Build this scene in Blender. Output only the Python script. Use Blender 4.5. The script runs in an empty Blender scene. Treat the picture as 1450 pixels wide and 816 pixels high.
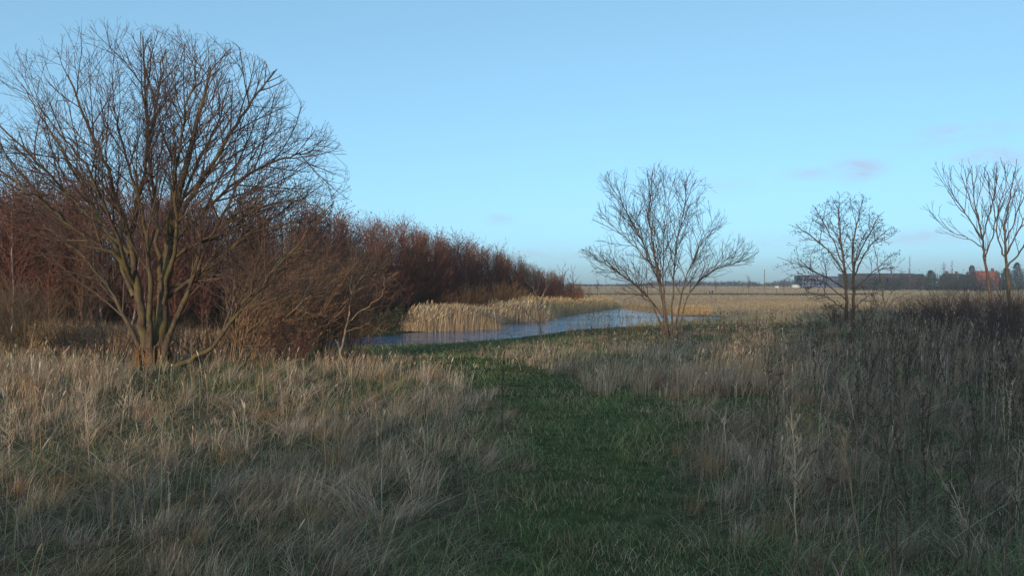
import bpy, bmesh, math, random
import numpy as np
from mathutils import Vector

S = bpy.context.scene
COL = S.collection
R = math.radians
RNG = np.random.default_rng(7)

# ------------------------------------------------------------------ camera facts
EYE = 1.66          # metres above the meadow
F = 1128.0          # focal length in photograph pixels
HX, HY = 725.0, 409.0
WATER = -0.60

def wx(px, Y): return (px - HX) / F * Y
def wz(py, Y): return EYE - (py - HY) / F * Y

# ------------------------------------------------------------------ noise
def _hash(ix, iy, seed):
    n = (ix.astype(np.int64) * 374761393 + iy.astype(np.int64) * 668265263 + seed * 974711) & 0x7fffffff
    n = ((n ^ (n >> 13)) * 1274126177) & 0x7fffffff
    return ((n ^ (n >> 16)) & 0xffff) / 65535.0

def vnoise(x, y, seed=0):
    x = np.asarray(x, float); y = np.asarray(y, float)
    ix, iy = np.floor(x), np.floor(y)
    fx, fy = x - ix, y - iy
    fx = fx * fx * (3 - 2 * fx); fy = fy * fy * (3 - 2 * fy)
    a, b = _hash(ix, iy, seed), _hash(ix + 1, iy, seed)
    c, d = _hash(ix, iy + 1, seed), _hash(ix + 1, iy + 1, seed)
    return (a + (b - a) * fx) * (1 - fy) + (c + (d - c) * fx) * fy

def fbm(x, y, seed=0, octs=3):
    v, a, t = 0, 1, 0
    for o in range(octs):
        v = v + a * vnoise(np.asarray(x) * 2 ** o, np.asarray(y) * 2 ** o, seed + o * 17)
        t += a; a *= .5
    return v / t

def sstep(a, b, x):
    t = np.clip((np.asarray(x, float) - a) / (b - a), 0, 1)
    return t * t * (3 - 2 * t)

# ------------------------------------------------------------------ pond outline and terrain
def wp(px, py):
    Y = (EYE - WATER) * F / (py - HY)
    return (wx(px, Y), Y)
POND = [wp(*p) for p in [(395, 491), (470, 491.5), (520, 489), (560, 488), (640, 485), (700, 481), (760, 474), (810, 467), (850, 464.5),
        (900, 461.5), (945, 459), (985, 455), (1012, 452), (1014, 449.5), (985, 448.2), (955, 447.5), (935, 445),
        (930, 440), (922, 436.5), (880, 435.5), (850, 438), (810, 444), (770, 450), (735, 457), (690, 466), (600, 471), (560, 475), (520, 478), (455, 482), (395, 484)]]
POND_A = np.array(POND)

def pond_sd(x, y):
    x = np.asarray(x, float); y = np.asarray(y, float)
    d = np.full(x.shape, 1e9); inside = np.zeros(x.shape, bool)
    n = len(POND_A)
    for i in range(n):
        ax, ay = POND_A[i]; bx, by = POND_A[(i + 1) % n]
        ex, ey = bx - ax, by - ay
        t = np.clip(((x - ax) * ex + (y - ay) * ey) / (ex * ex + ey * ey), 0, 1)
        d = np.minimum(d, np.hypot(x - ax - t * ex, y - ay - t * ey))
        if ay != by:
            c = ((ay > y) != (by > y)) & (x < (bx - ax) * (y - ay) / (by - ay) + ax)
            inside ^= c
    return np.where(inside, -d, d)

PY = [-400, 0, 25, 60, 120, 260, 420, 560, 640, 6000]
PZ = [0, 0, -.04, -.08, -.35, -.52, .9, 2.7, 3.2, 3.2]
def height(x, y):
    x = np.asarray(x, float); y = np.asarray(y, float)
    z = np.interp(y, PY, PZ)
    fade = 1 - sstep(40, 120, np.hypot(x, y))
    z = z + fade * (.16 * (fbm(x / 5, y / 5, 3) - .5) + .07 * (fbm(x / 1.1, y / 1.1, 5) - .5)) * sstep(1, 6, np.hypot(x, y))
    z = z + .25 * sstep(-4, -14, x) * sstep(20, 30, y) * (1 - sstep(60, 100, y))
    z = z + 1.0 * (fbm(x / 90, y / 90, 9) - .5) * sstep(120, 300, y)
    near = (y > 20) & (y < 125) & (x > -30) & (x < 45)
    if near.any():
        sd = np.full(x.shape, 99.)
        sd[near] = pond_sd(x[near], y[near])
        s = np.clip(sd / 14, 0, 1) ** .85
        z = np.where(sd > 0, WATER - .02 + (z - WATER + .02) * s, WATER - .02 - .6 * np.clip(-sd / 1.5, 0, 1))
    return z
def h1(x, y): return float(height(np.array([x]), np.array([y]))[0])

# mown path centre line and half width, as functions of distance
PTH_Y = [0, 4.6, 7.5, 9.7, 11.4, 12.4, 13.3, 14.3, 16.5, 20.5, 24, 29]
PTH_X = [.45, .50, .83, .97, .85, .55, .25, .05, -.85, -1.9, -2.8, -3.8]
PTH_W = [.62, .66, .76, .95, 1.1, .95, 1.1, 1.2, 1.15, 1.4, 2.0, 3.6]
def path_m(x, y):
    """1 inside the mown path, 0 in the tall grass, soft and uneven at the edge"""
    x = np.asarray(x, float); y = np.asarray(y, float)
    n = fbm(x * 1.3, y * 1.3, 31, 4) - .5
    c = np.interp(y, PTH_Y, PTH_X); w = np.interp(y, PTH_Y, PTH_W)
    d = np.abs(x - c) / (w * (1 + .9 * n))
    m = (1 - sstep(.65, 1.45, d)) * (1 - sstep(31, 34, y))
    b = (1 - sstep(.8, 1.4, np.abs(y - 11.4 + .05 * x + n * .8))) * sstep(.5, 1.4, x) * (1 - sstep(3.2, 5.0, x))
    return np.maximum(m, b * .85)

# ------------------------------------------------------------------ materials
def new_mat(name):
    m = bpy.data.materials.new(name); m.use_nodes = True
    nt = m.node_tree
    for n in list(nt.nodes): nt.nodes.remove(n)
    out = nt.nodes.new('ShaderNodeOutputMaterial')
    return m, nt, out
def N(nt, t, **kw):
    n = nt.nodes.new(t)
    for k, v in kw.items():
        if k.startswith('i_'): n.inputs[k[2:].replace('_', ' ')].default_value = v
        else: setattr(n, k, v)
    return n
def mixrgb(nt, fac, a, b, blend='MIX'):
    n = nt.nodes.new('ShaderNodeMix'); n.data_type = 'RGBA'; n.blend_type = blend
    for s, v in ((n.inputs[0], fac), (n.inputs[6], a), (n.inputs[7], b)):
        if isinstance(v, bpy.types.NodeSocket): nt.links.new(v, s)
        elif isinstance(v, (tuple, list)): s.default_value = (*v, 1) if len(v) == 3 else v
        else: s.default_value = v
    return n.outputs[2]
def ramp(nt, src, stops):
    r = nt.nodes.new('ShaderNodeValToRGB')
    e = r.color_ramp.elements
    while len(e) > 1: e.remove(e[-1])
    for i, (p, c) in enumerate(stops):
        k = e[0] if i == 0 else e.new(p)
        k.position = p; k.color = (*c, 1) if len(c) == 3 else c
    nt.links.new(src, r.inputs[0])
    return r.outputs[0]

def blade_mat(name, trans=.45, rough=.75, spec=.15):
    m, nt, out = new_mat(name)
    at = N(nt, 'ShaderNodeAttribute', attribute_name='col')
    p = N(nt, 'ShaderNodeBsdfPrincipled'); p.inputs['Roughness'].default_value = rough
    p.inputs['Specular IOR Level'].default_value = spec
    t = N(nt, 'ShaderNodeBsdfTranslucent'); mx = N(nt, 'ShaderNodeMixShader'); mx.inputs[0].default_value = trans
    nt.links.new(at.outputs['Color'], p.inputs['Base Color']); nt.links.new(at.outputs['Color'], t.inputs['Color'])
    nt.links.new(p.outputs[0], mx.inputs[1]); nt.links.new(t.outputs[0], mx.inputs[2]); nt.links.new(mx.outputs[0], out.inputs[0])
    return m
def twig_mat(name, rough=.8):
    m, nt, out = new_mat(name)
    at = N(nt, 'ShaderNodeAttribute', attribute_name='col')
    tc = N(nt, 'ShaderNodeTexCoord'); no = N(nt, 'ShaderNodeTexNoise'); no.inputs['Scale'].default_value = 9; no.inputs['Detail'].default_value = 4
    nt.links.new(tc.outputs['Object'], no.inputs['Vector'])
    c = mixrgb(nt, 1.0, at.outputs['Color'], ramp(nt, no.outputs[0], [(.3, (.7, .7, .7)), (.7, (1.25, 1.25, 1.25))]), 'MULTIPLY')
    p = N(nt, 'ShaderNodeBsdfPrincipled'); p.inputs['Roughness'].default_value = rough; p.inputs['Specular IOR Level'].default_value = .25
    nt.links.new(c, p.inputs['Base Color']); nt.links.new(p.outputs[0], out.inputs[0])
    return m
def bark_mat(name, dark, light, moss, moss_amt=.5, scale=6, bump=.5):
    m, nt, out = new_mat(name)
    tc = N(nt, 'ShaderNodeTexCoord')
    mp = N(nt, 'ShaderNodeMapping'); mp.inputs['Scale'].default_value = (1, 1, .28)
    nt.links.new(tc.outputs['Object'], mp.inputs[0])
    n1 = N(nt, 'ShaderNodeTexNoise'); n1.inputs['Scale'].default_value = scale * 4; n1.inputs['Detail'].default_value = 6; n1.inputs['Roughness'].default_value = .65
    nt.links.new(mp.outputs[0], n1.inputs[0])
    n2 = N(nt, 'ShaderNodeTexNoise'); n2.inputs['Scale'].default_value = scale * .45; n2.inputs['Detail'].default_value = 4
    nt.links.new(tc.outputs['Object'], n2.inputs[0])
    c = ramp(nt, n1.outputs[0], [(.35, dark), (.62, light)])
    f = ramp(nt, n2.outputs[0], [(.62 - moss_amt * .35, (0, 0, 0)), (.8 - moss_amt * .25, (.85, .85, .85))])
    c = mixrgb(nt, f, c, moss)
    p = N(nt, 'ShaderNodeBsdfPrincipled'); p.inputs['Roughness'].default_value = .9; p.inputs['Specular IOR Level'].default_value = .15
    b = N(nt, 'ShaderNodeBump'); b.inputs['Strength'].default_value = bump; b.inputs['Distance'].default_value = .03
    nt.links.new(n1.outputs[0], b.inputs['Height']); nt.links.new(b.outputs[0], p.inputs['Normal'])
    nt.links.new(c, p.inputs['Base Color']); nt.links.new(p.outputs[0], out.inputs[0])
    return m
def plain_mat(name, c1, c2, scale=3, rough=.85, spec=.2):
    m, nt, out = new_mat(name)
    tc = N(nt, 'ShaderNodeTexCoord'); n1 = N(nt, 'ShaderNodeTexNoise'); n1.inputs['Scale'].default_value = scale; n1.inputs['Detail'].default_value = 5
    nt.links.new(tc.outputs['Object'], n1.inputs[0])
    p = N(nt, 'ShaderNodeBsdfPrincipled'); p.inputs['Roughness'].default_value = rough; p.inputs['Specular IOR Level'].default_value = spec
    nt.links.new(ramp(nt, n1.outputs[0], [(.35, c1), (.65, c2)]), p.inputs['Base Color']); nt.links.new(p.outputs[0], out.inputs[0])
    return m

M_BLADE = blade_mat('grass_blades'); M_REED = blade_mat('reed_blades', .3)
M_LEAF = blade_mat('dry_leaves', .25); M_TWIG = twig_mat('twigs')
M_BARK = bark_mat('lichen_bark', (.04, .03, .024), (.115, .086, .062), (.125, .108, .04), .5)
M_BARK_O = bark_mat('torn_orange_bark', (.055, .03, .018), (.20, .105, .045), (.10, .075, .045), .45, 5, .9)
M_BARK_D = bark_mat('dark_bark', (.045, .034, .03), (.14, .105, .085), (.15, .13, .08), .2)
M_BARK_B = bark_mat('birch_bark', (.12, .10, .09), (.42, .37, .32), (.16, .10, .08), .35, 3, .2)
M_BARK_Y = bark_mat('young_bark', (.12, .085, .06), (.30, .22, .16), (.2, .15, .07), .3)

# ------------------------------------------------------------------ objects
def tag(o, label=None, cat=None, group=None, kind=None):
    if label: o['label'] = label
    if cat: o['category'] = cat
    if group: o['group'] = group
    if kind: o['kind'] = kind
    return o
def empty(name, loc, rz=0):
    o = bpy.data.objects.new(name, None); COL.objects.link(o)
    o.location = loc; o.rotation_euler = (0, 0, rz); o.empty_display_size = .2
    return o
def link(name, me, mat, parent=None, loc=(0, 0, 0)):
    o = bpy.data.objects.new(name, me); COL.objects.link(o)
    if mat and not me.materials: me.materials.append(mat)
    o.parent = parent; o.location = loc
    return o
def np_mesh(name, V, faces, col=None, smooth=True):
    """faces: list of (m,k) index arrays"""
    me = bpy.data.meshes.new(name)
    me.vertices.add(len(V)); me.vertices.foreach_set('co', np.ascontiguousarray(V, np.float32).ravel())
    idx = np.concatenate([f.ravel() for f in faces]).astype(np.int32)
    tot = np.concatenate([np.full(len(f), f.shape[1], np.int32) for f in faces])
    st = np.concatenate([[0], np.cumsum(tot)[:-1]]).astype(np.int32)
    me.loops.add(len(idx)); me.loops.foreach_set('vertex_index', idx)
    me.polygons.add(len(tot)); me.polygons.foreach_set('loop_start', st)
    me.polygons.foreach_set('use_smooth', np.full(len(tot), smooth, bool))
    if col is not None:
        a = me.color_attributes.new('col', 'FLOAT_COLOR', 'POINT')
        c = np.ones((len(V), 4), np.float32); c[:, :3] = col
        a.data.foreach_set('color', c.ravel())
    me.update(calc_edges=True)
    return me

# ------------------------------------------------------------------ blades of grass
def blades(base, h, lean, width, col, face=None, droop=0., prof=(1, .9, .6), pw=1.7, tip=True):
    """strips of 7 vertices: bases (n,3), height (n), lean (n,2) of the tip, width (n), colour (n,3)"""
    n = len(base)
    if face is None: face = RNG.uniform(0, math.pi, n)
    side = np.stack([np.cos(face), np.sin(face), np.zeros(n)], 1) * (width / 2)[:, None]
    ts = (0, .38, .74, 1.)
    V = np.empty((n, 7, 3), np.float32)
    for k, t in enumerate(ts):
        c = base.copy()
        c[:, :2] += lean * t ** pw
        c[:, 2] += h * (t - droop * t * t)
        if k < 3:
            V[:, 2 * k] = c - side * prof[k]; V[:, 2 * k + 1] = c + side * prof[k]
        else: V[:, 6] = c
    o = (np.arange(n) * 7)[:, None]
    q1 = o + np.array([[0, 1, 3, 2]]); q2 = o + np.array([[2, 3, 5, 4]]); t1 = o + np.array([[4, 5, 6]])
    return V.reshape(-1, 3), [np.concatenate([q1, q2]), t1], np.repeat(col, 7, 0)
class Bag:
    def __init__(s): s.V = []; s.F = {}; s.C = []; s.n = 0
    def add(s, vfc):
        V, Fs, C = vfc
        s.V.append(V); s.C.append(C)
        for f in Fs: s.F.setdefault(f.shape[1], []).append(f + s.n)
        s.n += len(V)
        return s
    def mesh(s, name, smooth=True):
        return np_mesh(name, np.concatenate(s.V), [np.concatenate(f) for f in s.F.values()], np.concatenate(s.C), smooth)

def pick(cols, n, jit=.18):
    c = np.array(cols)[RNG.integers(0, len(cols), n)]
    return np.clip(c * (1 + RNG.normal(0, jit, (n, 1))) * (1 + RNG.normal(0, .05, (n, 3))), .005, .8)

# ------------------------------------------------------------------ branches
def tubes(lines, sides, cols):
    """lines: list of (pts (n,3), radii (n)); cols (m,3) -> vertices, faces, colours"""
    groups = {}
    for i, (p, r) in enumerate(lines): groups.setdefault(len(p), []).append(i)
    Vs, Fs, Cs, off = [], [], [], 0
    ang = np.arange(sides) / sides * 2 * math.pi
    for n, ids in groups.items():
        P = np.array([lines[i][0] for i in ids], float); Rr = np.array([lines[i][1] for i in ids], float)
        T = np.gradient(P, axis=1); T /= np.linalg.norm(T, axis=2, keepdims=True) + 1e-9
        mt = T.mean(1); ref = np.zeros_like(mt); ref[np.arange(len(ids)), np.abs(mt).argmin(1)] = 1
        U = np.cross(T, ref[:, None, :]); U /= np.linalg.norm(U, axis=2, keepdims=True) + 1e-9
        W = np.cross(T, U)
        V = P[:, :, None, :] + Rr[:, :, None, None] * (np.cos(ang)[:, None] * U[:, :, None, :] + np.sin(ang)[:, None] * W[:, :, None, :])
        m = len(ids)
        base = off + (np.arange(m) * n * sides)[:, None, None] + (np.arange(n - 1) * sides)[None, :, None] + np.arange(sides)[None, None, :]
        nxt = off + (np.arange(m) * n * sides)[:, None, None] + (np.arange(n - 1) * sides)[None, :, None] + ((np.arange(sides) + 1) % sides)[None, None, :]
        Fs.append(np.stack([base, nxt, nxt + sides, base + sides], -1).reshape(-1, 4))
        Vs.append(V.reshape(-1, 3)); Cs.append(np.repeat(np.array([cols[i] for i in ids]), n * sides, 0)); off += V.size // 3
    return np.concatenate(Vs), Fs, np.concatenate(Cs)

def norm(v): return v / (np.linalg.norm(v) + 1e-9)
def rot_about(d, ang, az):
    a = np.array([0., 0., 1.]) if abs(d[2]) < .9 else np.array([1., 0., 0.])
    u = norm(np.cross(d, a)); w = np.cross(d, u)
    return norm(d * math.cos(ang) + (u * math.cos(az) + w * math.sin(az)) * math.sin(ang))

def ragged(x, y, z, seed, lo=.80, hi=1.18):
    a = math.atan2(y, x)
    return lo + (hi - lo) * float(vnoise(np.array([a * 2.6 + 9]), np.array([z * 1.5]), seed)[0])
class Tree:
    """recursive branching; self.lines[level] holds (points, radii)"""
    def __init__(s, seed, spec, env=None):
        s.g = np.random.default_rng(seed); s.spec = spec; s.env = env; s.lines = [[] for _ in range(len(spec) + 1)]; s.tips = []
    def limb(s, pts, r0, r1, lvl=0, sub=5, spawn=True, start=.3, mult=1., wob=.02):
        """a main limb traced through points, then its side branches"""
        P = np.array(pts, float); t = np.linspace(0, 1, len(P)); n = (len(P) - 1) * sub + 1
        tt = np.linspace(0, 1, n)
        # Catmull-like smoothing through cubic interpolation of each coordinate
        Q = np.stack([np.interp(tt, t, P[:, k]) for k in range(3)], 1)
        for _ in range(2): Q[1:-1] = (Q[:-2] + 2 * Q[1:-1] + Q[2:]) / 4
        Q[1:-1] += s.g.normal(0, wob, (n - 2, 3))
        rr = r0 + (r1 - r0) * tt ** .8
        s.lines[lvl].append((Q, rr))
        if spawn: s.children(Q, rr, lvl, start, mult)
        return Q
    def children(s, Q, rr, lvl, start, mult=1.):
        if lvl >= len(s.spec): return
        sp = s.spec[lvl]; g = s.g
        L = np.linalg.norm(np.diff(Q, axis=0), axis=1).sum()
        nc = max(1, int(round(L * (1 - start) * sp['dens'] * mult + g.uniform(-.4, .4))))
        az = g.uniform(0, 6.28)
        for k in range(nc):
            t = start + (1 - start) * (k + g.uniform(.1, .9)) / nc
            f = t * (len(Q) - 1); i = min(int(f), len(Q) - 2); fr = f - i
            p = Q[i] * (1 - fr) + Q[i + 1] * fr
            d = norm(Q[i + 1] - Q[i]); r = rr[i] * (1 - fr) + rr[i + 1] * fr
            az += 2.4 + g.normal(0, .5)
            ang = R(sp['ang'] + g.normal(0, sp.get('angj', 9)))
            ln = sp['len'] * (1 - sp.get('tap', .5) * t) * g.uniform(.6, 1.25)
            if 'rel' in sp: ln = min(ln, L * sp['rel'])
            s.grow(p, rot_about(d, ang, az), ln, min(r * .7, sp['r'] * (1.15 - .5 * t)), lvl + 1)
    def grow(s, p, d, L, r, lvl):
        sp = s.spec[lvl - 1]; g = s.g
        if s.env is not None and not s.env(p): return
        n = sp.get('n', 5)
        pts = [p]; step = L / (n - 1); k = 0
        for i in range(n - 1):
            d = norm(d + g.normal(0, sp.get('wob', .12), 3) + np.array([sp.get('wind', 0), 0, sp.get('up', .08)]))
            q = pts[-1] + d * step
            if s.env is not None and not s.env(q):
                k += 1
                q = pts[-1] + d * step * .03
            pts.append(q)
        P = np.array(pts); rr = np.linspace(r, max(r * sp.get('tipr', .35), sp.get('rmin', .002)), n)
        s.lines[lvl].append((P, rr))
        if lvl == len(s.spec) or True: s.tips.append((P[-1], d, lvl))
        s.children(P, rr, lvl, sp.get('cstart', .15))

def trunk_mesh(line, sides=10, flare=0., seed=0, rough=.06):
    P, r = line; r = np.array(r).copy(); g = np.random.default_rng(seed)
    if flare:
        hgt = np.linalg.norm(P - P[0], axis=1)
        r = r * (1 + flare * np.exp(-hgt / .3))
    V, Fs, C = tubes([(P, r)], sides, np.array([[1, 1, 1.]]))
    V = V.reshape(len(P), sides, 3)
    V = V + (V - P[:, None, :]) * g.normal(0, rough, (len(P), sides, 1)) * 1.4
    V = V.reshape(-1, 3)
    cap = np.array([[ (len(P) - 1) * sides + k for k in range(sides)]])
    return np_mesh('trunk', V, Fs + [cap])

def crown_mesh(tr, lv0, cols_by_level, jit=.15, sides=(6, 5, 4, 3, 3)):
    b = Bag()
    for lv in range(lv0, len(tr.lines)):
        if not tr.lines[lv]: continue
        c = np.array(cols_by_level[min(lv, len(cols_by_level) - 1)])
        m = len(tr.lines[lv])
        cc = np.clip(c * (1 + tr.g.normal(0, jit, (m, 1))) * (1 + tr.g.normal(0, .05, (m, 3))), .01, .8)
        b.add(tubes(tr.lines[lv], sides[min(lv, len(sides) - 1)], cc))
    return b.mesh('crown')

def leaf_quads(cent, size, cols, g):
    n = len(cent)
    a = g.normal(0, 1, (n, 3)); a /= np.linalg.norm(a, axis=1, keepdims=True)
    c = g.normal(0, 1, (n, 3)); b = np.cross(a, c); b /= np.linalg.norm(b, axis=1, keepdims=True) + 1e-9
    s = (size * g.uniform(.6, 1.3, n))[:, None]
    V = np.stack([cent - a * s, cent + b * s * .55, cent + a * s, cent - b * s * .55], 1).reshape(-1, 3)
    f = (np.arange(n) * 4)[:, None] + np.arange(4)[None]
    return V, [f], np.repeat(cols, 4, 0)

exec_parts = []
# ================================================================== GROUND
def spaced(a, b, n, k):
    t = np.linspace(-1, 1, n)
    return np.sinh(t * k) / math.sinh(k) * (b - a) / 2 + (a + b) / 2
gx = np.unique(np.concatenate([spaced(-1300, 1300, 140, 5.6), np.arange(-22, 30, .5)]))
gy = np.unique(np.concatenate([np.arange(-3, 34, .4), np.arange(34, 110, .9), -np.geomspace(3.5, 860, 24), np.geomspace(111, 1150, 44)]))
X, Y = np.meshgrid(gx, gy); xs, ys = X.ravel(), Y.ravel(); zs = height(xs, ys)
nx, ny = len(gx), len(gy)
i0 = (np.arange(ny - 1)[:, None] * nx + np.arange(nx - 1)[None]).ravel()
gf = np.stack([i0, i0 + 1, i0 + nx + 1, i0 + nx], 1)
gm = np_mesh('ground', np.stack([xs, ys, zs], 1), [gf])
pm = path_m(xs, ys); sdv = np.full(xs.shape, 99.); sel = (ys > 15) & (ys < 130) & (np.abs(xs) < 60); sdv[sel] = pond_sd(xs[sel], ys[sel])
green = np.maximum(pm, (1 - sstep(2, 8, sdv)) * (ys < 48) * .8)
a = gm.color_attributes.new('zone', 'FLOAT_COLOR', 'POINT')
zc = np.zeros((len(xs), 4), np.float32); zc[:, 0] = green; zc[:, 1] = sstep(45, 75, ys); zc[:, 2] = (1 - sstep(.2, 1.1, sdv)); zc[:, 3] = 1
a.data.foreach_set('color', zc.ravel())
m, nt, out = new_mat('meadow_ground')
at = N(nt, 'ShaderNodeAttribute', attribute_name='zone'); sx = N(nt, 'ShaderNodeSeparateColor'); nt.links.new(at.outputs[0], sx.inputs[0])
tc = N(nt, 'ShaderNodeTexCoord')
def gnoise(scale, det=5, stretch=None):
    n_ = N(nt, 'ShaderNodeTexNoise'); n_.inputs['Scale'].default_value = scale; n_.inputs['Detail'].default_value = det
    if stretch:
        mp_ = N(nt, 'ShaderNodeMapping'); mp_.inputs['Scale'].default_value = stretch
        nt.links.new(tc.outputs['Object'], mp_.inputs[0]); nt.links.new(mp_.outputs[0], n_.inputs[0])
    else: nt.links.new(tc.outputs['Object'], n_.inputs[0])
    return n_.outputs[0]
thatch = ramp(nt, gnoise(7, 8), [(.3, (.055, .045, .03)), (.5, (.10, .085, .05)), (.7, (.19, .15, .09))])
turf = ramp(nt, gnoise(5, 8), [(.3, (.05, .05, .028)), (.5, (.06, .08, .034)), (.68, (.12, .11, .06)), (.8, (.2, .16, .1))])
thatch = mixrgb(nt, ramp(nt, gnoise(.9, 3), [(.4, (0, 0, 0)), (.6, (.75, .75, .75))]), thatch, turf)
field = ramp(nt, gnoise(1.0, 6, (.02, .11, .1)), [(.3, (.19, .145, .085)), (.47, (.34, .25, .145)), (.6, (.27, .23, .12)), (.72, (.17, .17, .09))])
c = mixrgb(nt, sx.outputs[0], thatch, turf); c = mixrgb(nt, sx.outputs[1], c, field)
c = mixrgb(nt, sx.outputs[2], c, (.035, .03, .022))
p = N(nt, 'ShaderNodeBsdfDiffuse')
b = N(nt, 'ShaderNodeBump'); b.inputs['Distance'].default_value = .05
mr = N(nt, 'ShaderNodeMapRange'); mr.inputs[3].default_value = .8; mr.inputs[4].default_value = 0
nt.links.new(sx.outputs[1], mr.inputs[0]); nt.links.new(mr.outputs[0], b.inputs['Strength'])
nt.links.new(gnoise(14, 8), b.inputs['Height']); nt.links.new(b.outputs[0], p.inputs['Normal'])
nt.links.new(c, p.inputs['Color']); nt.links.new(p.outputs[0], out.inputs[0])
tag(link('ground', gm, m), 'grassy heath falling gently to the pond and rising to the far field', 'ground', kind='structure')

# ================================================================== POND WATER
bm = bmesh.new()
cen = POND_A.mean(0)
vs = []
for (x, y) in POND:
    vs.append(bm.verts.new((x, y, WATER)))
# push the sheet a little under the banks so the shore line is the ground itself
n = len(POND)
for i, v in enumerate(vs):
    p0, p1 = POND_A[i - 1], POND_A[(i + 1) % n]
    e = p1 - p0; nn = np.array([e[1], -e[0]]); nn = nn / np.linalg.norm(nn)
    v.co.x += nn[0] * .5; v.co.y += nn[1] * .5
bmesh.ops.triangulate(bm, faces=[bm.faces.new(vs)])
me = bpy.data.meshes.new('pond_water'); bm.to_mesh(me); bm.free()
m, nt, out = new_mat('rippled_water')
tc = N(nt, 'ShaderNodeTexCoord'); mp = N(nt, 'ShaderNodeMapping'); mp.inputs['Scale'].default_value = (.75, 1.5, 1); mp.inputs['Rotation'].default_value = (0, 0, .25)
nt.links.new(tc.outputs['Object'], mp.inputs[0])
n2 = N(nt, 'ShaderNodeTexNoise'); n2.inputs['Scale'].default_value = .45; n2.inputs['Detail'].default_value = 3
mp2 = N(nt, 'ShaderNodeMapping'); mp2.inputs['Scale'].default_value = (.3, 1.0, 1); nt.links.new(tc.outputs['Object'], mp2.inputs[0]); nt.links.new(mp2.outputs[0], n2.inputs[0])
n1 = N(nt, 'ShaderNodeTexNoise'); n1.inputs['Scale'].default_value = .9; n1.inputs['Detail'].default_value = 5; n1.inputs['Roughness'].default_value = .6
nt.links.new(mp.outputs[0], n1.inputs[0])
b = N(nt, 'ShaderNodeBump'); b.inputs['Strength'].default_value = 1.0; b.inputs['Distance'].default_value = .2
gust = N(nt, 'ShaderNodeMapRange'); nt.links.new(n2.outputs[0], gust.inputs[0]); gust.inputs[1].default_value = .35; gust.inputs[2].default_value = .65; gust.inputs[3].default_value = .15; gust.inputs[4].default_value = 1.3
mul = N(nt, 'ShaderNodeMath', operation='MULTIPLY'); nt.links.new(n1.outputs[0], mul.inputs[0]); nt.links.new(gust.outputs[0], mul.inputs[1])
nt.links.new(mul.outputs[0], b.inputs['Height'])
p = N(nt, 'ShaderNodeBsdfPrincipled'); p.inputs['Base Color'].default_value = (.04, .105, .21, 1); p.inputs['Roughness'].default_value = .06; p.inputs['IOR'].default_value = 1.333
nt.links.new(b.outputs[0], p.inputs['Normal']); nt.links.new(p.outputs[0], out.inputs[0])
tag(link('pond_water', me, m), 'wind rippled blue pond bending behind the green bank', 'water', kind='structure')

# ================================================================== SINGLE TREES
def tree_root(name, px, Y, label, cat='tree', group=None, z=None):
    x = wx(px, Y); zz = h1(x, Y) - .03
    o = empty(name, (x, Y, zz)); tag(o, label, cat, group)
    def L(px_, py_, dy=0.):
        YY = Y + dy
        return (wx(px_, YY) - x, dy, wz(py_, YY) - zz)
    return o, L

# ---- big lichen-covered tree on the left
root, L = tree_root('bare_tree', 215, 16.4, 'large bare multi-stemmed tree with lichen-yellow stems and broad fan crown above brown thicket')
spec = [dict(dens=4.6, ang=29, angj=11, len=2.3, tap=.5, r=.02, n=8, wob=.06, up=.035, tipr=.3, rmin=.004, rel=.62, cstart=.12),
        dict(dens=6.2, ang=33, angj=11, len=1.05, tap=.45, r=.008, n=6, wob=.09, up=.04, tipr=.4, rmin=.003, cstart=.1),
        dict(dens=5.8, ang=37, angj=13, len=.45, tap=.4, r=.0045, n=5, wob=.13, up=.06, tipr=.5, rmin=.0026, cstart=.15),
        dict(dens=2.6, ang=40, angj=14, len=.17, tap=.3, r=.003, n=3, wob=.13, up=.04, tipr=.6, rmin=.0022)]
def env_big(q):
    x, y, z = q
    k_ = ragged(x, y, z, 3, .86, 1.14)
    return z < 7.3 * k_ ** .3 and (x / k_ / (4.35 if x < 0 else 4.0)) ** 2 + (y / 4.0) ** 2 + ((z - 2.9) / 4.3) ** 2 < 1.0
T = Tree(11, spec, env_big)
LIMB = {}
def lim(name, pts, r0, r1, **k): LIMB[name] = len(T.lines[0]); T.limb([L(*q) for q in pts], r0, r1, **k)
lim('A', [(225, 530, 0), (226, 470, .02), (236, 400, .05), (239, 325, .1), (258, 255, .2), (282, 160, .35), (298, 95, .5)], .16, .02, start=.42, mult=1.1)
lim('B', [(213, 532, .1), (203, 462, .1), (192, 395, .1), (182, 330, .05), (166, 285, -.1), (140, 210, -.3), (95, 105, -.5)], .115, .015, start=.45)
lim('C', [(219, 528, .3), (228, 430, .4), (225, 345, .5), (214, 250, .6), (206, 150, .6), (202, 50, .5)], .075, .012, start=.4, mult=1.1)
lim('D', [(186, 385, .1), (160, 358, -.2), (112, 328, -.5), (60, 288, -.7), (5, 243, -.8), (-45, 215, -.9)], .06, .012, start=.2)
lim('E', [(248, 520, -.3), (300, 492, -.7), (345, 432, -1.0), (392, 378, -1.1), (430, 335, -1.0), (470, 290, -.8)], .06, .008, start=.25)
lim('F', [(239, 420, .05), (272, 395, -.3), (325, 352, -.6), (385, 308, -.8), (455, 262, -.8)], .042, .008, start=.15)
lim('G', [(181, 332, .05), (198, 280, .3), (208, 220, .6), (222, 140, .8), (235, 70, 1.0)], .06, .012, start=.25)
lim('H', [(240, 330, .1), (272, 275, -.1), (318, 205, -.2), (358, 140, -.2), (388, 100, -.2)], .07, .012, start=.2, mult=1.1)
lim('I', [(242, 345, .1), (295, 292, .3), (352, 245, .6), (412, 218, .8), (452, 212, .9)], .05, .009, start=.2, mult=1.1)
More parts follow.
